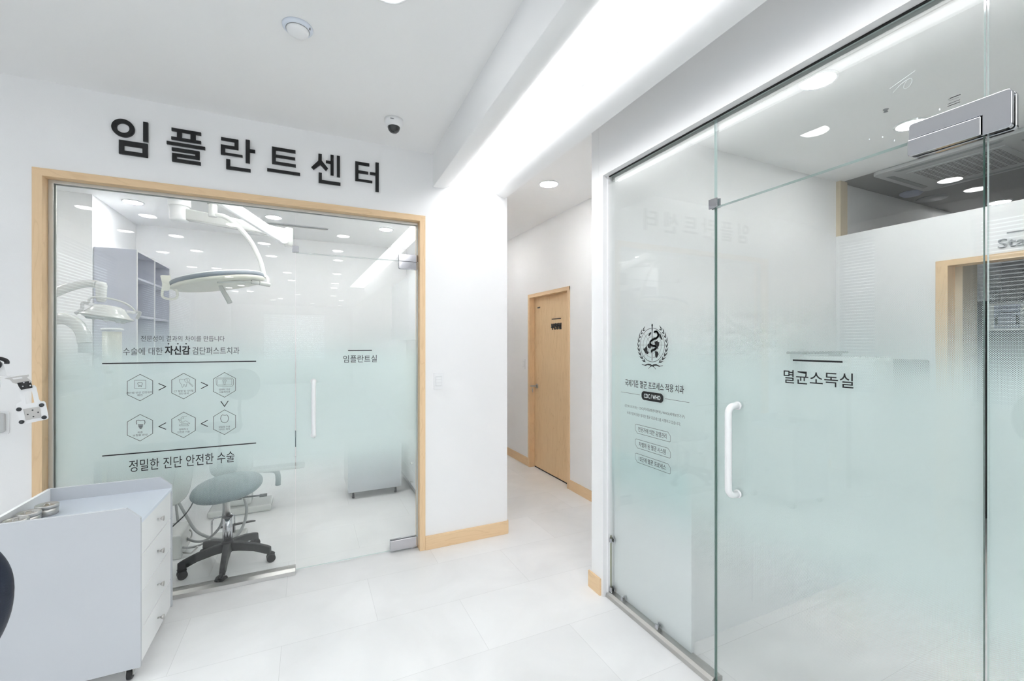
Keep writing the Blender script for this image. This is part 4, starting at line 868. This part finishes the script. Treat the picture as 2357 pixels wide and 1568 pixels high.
r = empty('dental_unit'); tag(r, 'white enamel treatment unit with a cream post, left behind the frosted glass', 'dental unit')
m = MB(); m.lathe([(.12, .28), (.17, .36), (.19, .52), (.18, .72), (.15, .84), (.06, .88), (0, .885)], 36, Matrix.Translation((-1.10, 4.02, 0))); m.build('body', M['medic'], r)
m = MB(); m.tube([(-1.08, 4.0, .46), (-.95, 3.97, .36), (-.86, 3.95, .40), (-.83, 3.96, .62)], .055, n=16, sub=5); m.build('body_arm', M['medic'], r)
m = MB(); m.box(-1.05, 3.70, 0, -.80, 3.98, .17); m.build('floor_box', M['medic'], r, bevel=.012, seg=3)
m = MB(); m.cyl((-1.10, 4.02, .12), (-1.10, 4.02, .30), .06); m.build('stem', M['medic'], r)
m = MB(); m.cyl((-1.309, 4.148, 0), (-1.309, 4.148, 1.585), .055, n=32); m.build('post', M['cream'], r)
m = MB(); m.lathe([(.066, 0), (.066, .008), (.055, .016), (0, .018)], 32, Matrix.Translation((-1.309, 4.148, 1.595))); m.build('post_cap', M['white_pl'], r)
hl = ['thick grey hose looping down behind the stool', 'thinner grey hose hanging left of the stool post', 'short grey hose lying low near the castors', 'shiny steel spiral-cased tube curling on the floor', 'thin black cable slanting down left of the stool']
for (mk, rad, pts), lab in zip(HOSES, hl):
    o = MB().tube(pts, rad, n=12, sub=6).build('cable' if mk == 'black' else 'hose', M['hose'] if mk == 'hose' else M['steel'] if mk == 'steel' else M['black']); 
    o.parent = r; part(o, lab)
settle(r, (-1.10, 4.05, 0))
r = empty('foot_control', (-.56, 3.87, 0)); tag(r, 'white foot pedal with a chrome wire handle on the floor behind the stool', 'foot pedal')
MB().box(-.11, -.07, 0, .13, .09, .055).build('base', M['medic'], r, bevel=.012, seg=3)
MB().tube([(-.09, 0, .05), (-.09, 0, .175), (-.075, 0, .195), (.03, .02, .20), (.05, .02, .19), (.05, .03, .05)], .006, n=10).build('wire_handle', M['chrome'], r)
MB().add([(-.05, .0, .11), (.19, .03, .115), (.16, .09, .10), (-.04, .06, .10), (-.05, .0, .12), (.19, .03, .125), (.16, .09, .11), (-.04, .06, .11)], [(0,1,2,3),(4,5,6,7),(0,1,5,4),(1,2,6,5),(2,3,7,6),(3,0,4,7)]).box(.02, .03, .05, .05, .06, .11).build('pedal', M['black_pl'], r, bevel=.003)
r = empty('floor_valve', (-.905, 3.66, .171)); tag(r, 'small steel valve on the white floor box left of the stool', 'valve')
MB().cyl((0, 0, 0), (0, 0, .03), .012).tube([(0, 0, .02), (.03, 0, .035), (.05, 0, .01)], .010, n=10, sub=3).build('body', M['steel'], r)
MB().lathe([(.028, .034), (.03, .042), (.018, .05), (0, .052)], 20).build('tap', M['chrome'], r)

# surgical lamp
r = empty('surgical_lamp'); tag(r, 'large round surgical lamp hanging from a jointed white ceiling arm', 'surgical lamp')
P0 = Vector((-.967, 4.43, 0)); P1 = Vector((-.155, 4.275, 0)); P2 = Vector((-.677, 4.072, 0))
m = MB(); m.lathe([(.11, 2.88), (.11, 2.85), (.075, 2.84), (.075, 2.66)], 36, Matrix.Translation(P0)); m.build('ceiling_column', M['medic'], r)
m = MB(); m.lathe([(.078, 2.69), (.078, 2.635), (.0765, 2.63)], 36, Matrix.Translation(P0)); m.lathe([(.068, 2.63), (.068, 2.525), (.060, 2.512), (0, 2.508)], 36, Matrix.Translation(P0)); m.build('column_housing', M['white_pl'], r)
def bar(a, b, w_, h_, w2, h2):
    a, b = Vector(a), Vector(b); d = (b-a).normalized(); s_ = d.cross(Vector((0, 0, 1))).normalized(); u = s_.cross(d); vs = []
    for p, ww, hh in ((a, w_, h_), (b, w2, h2)): vs += [p-s_*ww-u*hh, p+s_*ww-u*hh, p+s_*ww+u*hh, p-s_*ww+u*hh]
    return MB().add([tuple(v) for v in vs], [(0,1,2,3),(4,5,6,7),(0,1,5,4),(1,2,6,5),(2,3,7,6),(3,0,4,7)])
bar((P0.x, P0.y, 2.575), (P1.x, P1.y, 2.455), .035, .048, .030, .040).build('main_arm', M['medic'], r, bevel=.012, seg=3)
m = MB(); m.cyl((P1.x, P1.y, 2.505), (P1.x, P1.y, 2.345), .033, n=28); m.build('elbow_joint', M['medic'], r)
nn_ = (P2-P1).normalized().cross(Vector((0, 0, 1))); e1 = Vector((P1.x, P1.y, 2.40))+(P2-P1).normalized()*.05
m = MB(); m.cyl(e1-nn_*.036, e1+nn_*.036, .040, n=28); m.build('spring_pivot', M['white_pl'], r, bevel=.004)
bar(e1, (P2.x, P2.y, 2.665), .026, .034, .030, .044).build('spring_arm', M['white_pl'], r, bevel=.010, seg=3)
m = MB(); m.cyl((P2.x, P2.y, 2.70), (P2.x, P2.y, 2.585), .036, n=28).cyl((P2.x, P2.y, 2.585), (P2.x, P2.y, 2.488), .030, n=28); m.build('drop_joint', M['medic'], r, bevel=.003)
c = Vector((-.622, 3.991, 1.985)); fw = Vector((-.154, .988, 0)); rt = Vector((.988, .154, 0))
ang = math.radians(10.5); TL = Matrix.Translation(c) @ Matrix((( rt.x*math.cos(ang), fw.x, -rt.x*math.sin(ang), 0), (rt.y*math.cos(ang), fw.y, -rt.y*math.sin(ang), 0), (math.sin(ang), 0, math.cos(ang), 0), (0, 0, 0, 1)))
T = TL
m = MB(); m.tube([(P2.x+.01, P2.y-.005, 2.505), (-.60, 4.05, 2.495), (-.526, 4.035, 2.445), (-.425, 4.02, 2.325), (-.362, 4.015, 2.194), (-.335, 4.03, 2.10), (-.325, 4.03, 2.03)], .0175, n=16, sub=6); m.build('curved_tube', M['medic'], r)
T = TL @ Matrix.Rotation(math.radians(-2.5), 4, 'X')
head = MB().lathe([(0, .030), (.20, .030), (.285, .026), (.300, .020), (.300, .014)], 64, T).build('lamp_head', M['white_pl'], r)
MB().lathe([(.300, .016), (.3065, .012), (.3065, -.012), (.300, -.016)], 64, T).build('grey_rim', pbr('blue_grey_rim', (.24, .28, .32, 1), .35), head)
MB().lathe([(.3035, -.015), (.305, -.026), (.296, -.040), (.282, -.042)], 64, T).build('cream_ring', M['cream_ring'], head)
MB().lathe([(.283, -.033), (.20, -.030), (.118, -.030)], 64, T).build('lens', M['lens'], head)
MB().lathe([(.118, -.030), (.116, -.036), (.108, -.038), (.102, -.034), (.100, -.026)], 48, T).build('inner_ring', M['grey_pl'], head)
MB().lathe([(.101, -.028), (0, -.028)], 48, T, smooth=False).build('inner_lens', M['lens'], head)
m = MB()
for k in range(3):
    a = math.radians(30+120*k); m.box(-.005, .02, -.036, .005, .105, -.030, T @ Matrix.Rotation(a, 4, 'Z'))
m.lathe([(.030, -.030), (.030, -.040), (0, -.042)], 24, T); m.build('spokes', M['medic'], head)
m = MB(); m.tube([T @ Vector((0, 0, -.04)), T @ Vector((.004, -.004, -.07)), T @ Vector((.022, -.012, -.13)), T @ Vector((.036, -.02, -.185))], .018, n=18, rs=[.012, .0155, .017, .0175], sub=4); m.build('sterile_handle', M['medic'], r)
def loopgrip(ax, name):
    m = MB(); b0 = T @ Vector((-.312, -.02, -.0)); 
    u = Vector((rt.x, rt.y, 0)); g = lambda x, z: tuple(b0 + u*x + Vector((0, 0, 1))*z + fw*(-.0))
    m.prism([(-.045, .055), (-.035, .062), (.012, .062), (.018, .03), (.012, -.03), (0, -.05), (-.038, -.05), (-.034, 0)], tuple(b0-fw*.006), tuple(u), (0, 0, 1), .012)
    m.tube([g(-.030, -.03), g(-.036, -.075), g(-.026, -.100), g(.010, -.108), (g(.045, -.098)), g(.052, -.065), g(.040, -.035), g(.0, -.03)], .0085, n=12, sub=4)
    return m.build(name, M['cream_ring'], r)
loopgrip(0, 'side_grip')
k0 = T @ Vector((.20, -.13, -.052)); k1 = T @ Vector((.325, -.10, -.088))
m = MB(); m.cyl(k0, k0.lerp(k1, .4), .0165, n=20).cyl(k0.lerp(k1, .42), k1, .0175, .0165, n=20); m.build('yoke_knob', M['medic'], r, bevel=.003)
m = MB(); m.tube([T @ Vector((-.02, -.20, -.045)), T @ Vector((.10, -.185, -.05)), k0.lerp(k1, .1)], .008, n=10, sub=4); m.tube([T @ Vector((.302, .03, .03)), T @ Vector((.325, -.02, -.02)), k1.lerp(k0, .15)], .012, n=10, sub=4); m.build('yoke', M['medic'], r)
settle(r, (P0.x, P0.y, 2.88))

# dental lamp on its arm, and the curved white arm below it
r = empty('dental_lamp'); tag(r, 'white dental lamp with arched bracket and thick lower arm at the far left', 'dental lamp')
m = MB(); m.tube([(-2.3, 3.96, 1.62), (-1.75, 3.88, 1.74), (-1.521, 3.805, 1.812), (-1.42, 3.813, 1.868), (-1.339, 3.82, 1.895), (-1.275, 3.80, 1.893)], .030, n=18, rs=[.03, .03, .030, .028, .024, .026], sub=5); m.build('arm', M['medic'], r)
m = MB(); m.lathe([(.012, 1.775), (.024, 1.782), (.027, 1.80), (.029, 1.86), (.0315, 1.885), (.026, 1.905), (0, 1.912)], 28, Matrix.Translation((-1.252, 3.79, 0))); m.build('knuckle', M['medic'], r)
m = MB(); m.cyl((-2.3, 3.96, 0), (-2.3, 3.96, 1.64), .035).lathe([(.17, 0), (.17, .02), (.05, .04)], 28, Matrix.Translation((-2.3, 3.96, 0))); m.build('stand', M['medic'], r)
rz_ = Matrix.Translation((-1.212, 3.772, 1.700)) @ Matrix.Rotation(math.radians(17), 4, 'Z') @ Matrix.Rotation(math.radians(9), 4, 'Y')
Sc = Matrix.Diagonal((1, .62, 1, 1))
m = MB(); m.lathe([(0, .052), (.055, .050), (.080, .040), (.095, .015), (.118, -.010), (.140, -.022), (.141, -.027), (.134, -.030)], 48, rz_ @ Sc); hd = m.build('lamp_head', M['medic'], r)
m = MB(); m.lathe([(.134, -.029), (.105, -.045), (.06, -.050), (0, -.052)], 48, rz_ @ Sc); m.build('lens_cover', M['lens'], hd)
for k in range(8):
    a = 2*PI*k/8; cc = rz_ @ Sc @ Vector((.085*math.cos(a), .085*math.sin(a), -.047)); m = MB(); m.lathe([(.018, .004), (.016, -.003), (.009, -.007), (0, -.008)], 16, Matrix.Translation(cc)); m.build('led_lens', M['lens'], hd)
m = MB(); m.tube([rz_ @ Vector(p) for p in ((-.098, 0, .040), (-.102, 0, .070), (-.085, 0, .090), (-.045, 0, .097), (.02, 0, .096), (.075, 0, .084), (.12, 0, .055), (.135, 0, .030))], .0062, n=12, sub=5); m.build('bracket', M['medic'], r)
m = MB(); m.cyl(rz_ @ Vector((-.10, 0, .040)), rz_ @ Vector((-.060, 0, .040)), .009).cyl(rz_ @ Vector((.09, 0, .030)), rz_ @ Vector((.137, 0, .030)), .009); m.build('bracket_joint', M['white_pl'], r)
for p in (((-.10, 0, .042), (-.128, 0, .040), (-.125, -.01, -.0), (-.150, -.02, -.035)), ((.135, 0, .036), (.158, 0, .036), (.152, 0, .0), (.150, 0, -.01))):
    m = MB(); m.tube([rz_ @ Vector(v) for v in p], .008, n=10, sub=4, squash=1.3); m.build('grip', M['grey_l'], r)
MB().tube([(-2.27, 3.90, 1.52), (-1.75, 3.79, 1.645), (-1.494, 3.737, 1.652), (-1.40, 3.70, 1.655), (-1.33, 3.67, 1.615), (-1.292, 3.648, 1.555), (-1.282, 3.642, 1.50)], .036, n=20, sub=6).build('lower_arm', M['medic'], r)
MB().cyl((-1.282, 3.642, 1.502), (-1.281, 3.640, 1.44), .033, n=24).build('arm_collar', M['grey_l'], r)
settle(r, (-2.3, 3.96, 0))

# open shelf unit, wall cupboard, low cupboard, air slot
r = empty('shelf_unit'); tag(r, 'tall lavender-grey open shelf unit against the left wall behind the glass', 'shelf')
MB().box(-1.812, 5.320, 0, -1.497, 5.340, 2.40).build('side_panel', M['laminate_in'], r, bevel=.001)
MB().box(-1.812, 6.40, 0, -1.497, 6.42, 2.40).build('side_panel', M['laminate_in'], r, bevel=.001)
MB().box(-1.812, 5.34, 2.382, -1.497, 6.40, 2.40).build('top_panel', M['laminate_in'], r, bevel=.001)
MB().box(-1.812, 5.34, 0, -1.800, 6.40, 2.382).build('back_panel', M['laminate_in'], r)
MB().box(-1.80, 5.852, 0, -1.500, 5.870, 2.382).build('divider', M['laminate_in'], r)
for z in (2.131, 1.764, 1.40, 1.03, .66, .30, .02):
    MB().box(-1.80, 5.34, z-.009, -1.502, 5.852, z+.009).build('shelf', M['laminate_in'], r); MB().box(-1.80, 5.870, z-.009, -1.502, 6.40, z+.009).build('shelf', M['laminate_in'], r)
MB().box(-1.497, 5.320, 0, -1.494, 5.340, 2.40).box(-1.500, 5.852, 0, -1.494, 5.870, 2.382).box(-1.497, 6.40, 0, -1.494, 6.42, 2.40).box(-1.497, 5.34, 2.382, -1.494, 6.40, 2.40).build('edge_trim', M['white_pl'], r)
settle(r, (-1.65, 5.87, 0))
r = empty('wall_cupboard'); tag(r, 'white wall cupboard at eye height right of the implant room door', 'cupboard')
MB().box(.968, 3.60, 1.538, 1.299, 5.583, 2.20).build('body', M['laminate'], r, bevel=.001)
for a, b in ((3.60, 4.10), (4.10, 4.595), (4.595, 5.09), (5.09, 5.583)): MB().box(.950, a+.0015, 1.532, .967, b-.0015, 2.203).build('door', M['laminate'], r, bevel=.001)
settle(r, (1.12, 4.6, 1.535))
r = empty('base_cupboard'); tag(r, 'white low cupboard run along the right wall behind the glass door', 'cupboard')
MB().box(.94, 3.75, .10, 1.299, 5.75, .82).build('body', M['laminate'], r)
MB().box(.965, 3.75, 0, 1.299, 5.75, .10).build('plinth', M['grey_l'], r)
for a, b in ((3.75, 4.60), (4.60, 5.18), (5.18, 5.75)):
    for z0, z1 in ((.105, .245), (.247, .43), (.432, .62), (.622, .815)):
        d = MB().box(.920, a+.0015, z0, .939, b-.0015, z1).build('drawer', M['laminate'], r, bevel=.001)
        ky = 4.221 if a == 3.75 else (a+b)/2
        zk = .152 if z0 == .105 else .337 if z0 == .247 else (z0+z1)/2
        MB().cyl((.920, ky, zk), (.908, ky, zk), .004, n=10).cyl((.909, ky, zk), (.895, ky, zk), .0045, .0125, n=16).build('knob', M['steel'], d)
settle(r, (1.1, 4.75, 0))
o = B(.905, 3.74, .8202, 1.299, 5.76, .845).build('worktop', M['gloss']); tag(o, 'white worktop on the low cupboard behind the glass door', 'worktop')
r = empty('air_slot', (-.14, 5.695, CZ)); tag(r, 'long dark linear air slot in the implant room ceiling', 'air vent')
MB().prism(rrect(.74, .10, .045), (0, 0, -.002), (1, 0, 0), (0, -1, 0), .004).build('frame', M['white_pl'], r)
MB().prism(rrect(.71, .055, .027), (0, 0, -.006), (1, 0, 0), (0, -1, 0), .004).build('slot', M['grey_pl'], r)
MB().prism(rrect(.66, .010, .005), (0, .012, -.010), (1, 0, 0), (0, -1, 0), .004).build('louver', M['steel'], r)

# ================================================================ STERILIZATION ROOM AND BEYOND
r = empty('counter_cabinet'); tag(r, 'long white floor cabinet seen low through the right glass door', 'cabinet')
MB().box(1.667, 1.590, .105, 4.088, 2.188, .850).build('body', M['gloss'], r)
MB().box(1.667, 1.582, 0, 4.088, 2.188, .1045).build('plinth', M['gloss'], r)
for a, b in ((1.667, 2.164), (2.164, 2.65), (2.65, 3.14), (3.14, 3.62), (3.62, 4.088)): MB().box(a+.001, 1.570, .108, b-.001, 1.589, .848).build('door', M['gloss'], r, bevel=.001)
settle(r, (2.9, 1.85, 0))
o = B(1.645, 1.505, 0, 1.664, 2.08, .880).build('end_panel', M['gloss'], bevel=.001); tag(o, 'upright white end board standing right behind the emblem glass', 'panel')
o = B(1.666, 1.550, .8505, 4.088, 2.188, .880).build('worktop', M['gloss'], bevel=.002); tag(o, 'white worktop on the long cabinet behind the right glass', 'worktop')
r = empty('steriliser', (3.62, 1.86, .8803)); tag(r, 'white tabletop steriliser on the worktop, dimly seen through the dots', 'steriliser')
MB().box(-.17, -.24, .02, .10, .24, .52).build('body', M['medic'], r, bevel=.02, seg=3); MB().box(-.14, -.247, .12, .07, -.241, .42).build('door', M['grey_l'], r, bevel=.01); MB().box(-.15, -.2, 0, .08, .2, .02).build('feet', M['rubber'], r)
r = empty('steriliser', (3.93, 1.80, .8803)); tag(r, 'added dark grey unit standing in for the dark beside the staff doorway', 'steriliser')  # added dark box that gives the corner its darkness
MB().box(-.15, -.24, .02, .14, .26, .50).build('body', M['locker'], r, bevel=.015, seg=3); MB().box(-.12, -.247, .10, .11, -.241, .40).build('door', M['grey_pl'], r, bevel=.01); MB().box(-.13, -.2, 0, .12, .2, .02).build('feet', M['rubber'], r)
r = empty('wall_rail', (3.72, 2.19, 1.415)); tag(r, 'short dark shelf on the back wall above the steriliser', 'shelf')
MB().box(-.30, -.12, 0, .32, -.001, .018).build('board', M['locker'], r, bevel=.003); MB().box(-.25, -.10, -.05, -.24, -.001, 0).box(.26, -.10, -.05, .27, -.001, 0).build('bracket', M['steel'], r)
r = empty('locker', (5.55, 1.2, 0)); tag(r, 'made-up dark cupboard standing in for the dark inside the staff doorway', 'cupboard')  # invented dark block that makes the doorway look dark
MB().box(-.30, -.55, 0, .30, .62, 1.86).build('body', M['locker'], r, bevel=.004)
MB().box(-.316, -.54, .05, -.301, .03, 1.83).build('door', M['locker'], r, bevel=.002); MB().box(-.316, .034, .05, -.301, .61, 1.83).build('door', M['locker'], r, bevel=.002)
r = empty('notice_panel', (5.2338, 1.515, 1.72)); tag(r, 'pale blue framed panel with black corner marks in the staff doorway', 'notice')
MB().box(-.006, -.105, -.115, 0, .105, .115).build('frame', M['white_pl'], r, bevel=.002); MB().box(-.008, -.075, -.098, -.0061, .075, .098).build('sheet', M['panel_b'], r)
m = MB()
for s_ in (-1, 1): m.box(-.0095, s_*.052, -.062, -.0081, s_*.070, .0).box(-.0095, s_*.052, -.008, -.0081, s_*.060, .01)
m.box(-.0095, -.065, .03, -.0081, .065, .034).box(-.0095, -.066, -.075, -.0081, .066, -.070)
m.build('marks', M['black'], r)
r = empty('ceiling_cassette', (4.55, 1.52, CZ)); tag(r, 'square ceiling air conditioner with a slatted grille above the low partition', 'air conditioner')
m = MB(); m.prism(rrect(.86, .86, .05), (0, 0, -.004), (1, 0, 0), (0, -1, 0), .028); m.build('panel', M['grey_l'], r, bevel=.008, seg=3)
m = MB()
for a in range(4): m.prism([(-.27, .345), (.27, .345), (.30, .385), (-.30, .385)], (0, 0, -.0325), tuple(Matrix.Rotation(a*PI/2, 3, 'Z') @ Vector((1, 0, 0))), tuple(Matrix.Rotation(a*PI/2, 3, 'Z') @ Vector((0, -1, 0))), .002)
m.build('air_outlet', M['grey_pl'], r)
m = MB(); m.box(-.27, -.27, -.040, .27, .27, -.032); gr = m.build('grille', M['grey_l'], r, bevel=.003)
m = MB()
for i in range(15):
    for j in range(10): m.box(-.235+i*.0325, -.235+j*.048, -.0412, -.235+i*.0325+.010, -.235+j*.048+.036, -.0401)
m.build('grille_slots', M['locker'], gr)
r = empty('ceiling_sensor', (5.0, 2.05, CZ)); tag(r, 'dim bluish sensor puck on the grey ceiling beyond the partition', 'sensor')
MB().lathe([(.085, 0), (.084, -.012), (.06, -.03), (0, -.034)], 36).build('cover', M['panel_b'], r)
r = empty('ghost_disc', (5.38, 2.05, CZ)); tag(r, 'flat grey disc standing in for a ghost reflection beside the sensor puck', 'ghost disc')  # ghost reflection built as a solid grey disc
MB().lathe([(.115, 0), (.113, -.006), (0, -.008)], 36).build('cover', M['grey_pl'], r)
for x, y, lab in ((3.085, 1.385, 'small grey ceiling sprinkler left of the chrome hinge'), (4.98, 2.12, 'tiny sprinkler low on the dim ceiling by the wooden post')):
    r = empty('sprinkler', (x, y, CZ)); tag(r, lab, 'sprinkler'); MB().lathe([(.014, 0), (.013, -.003), (.008, -.004), (.007, -.014), (.011, -.015), (0, -.017)], 20).build('head', M['grey_pl'], r)
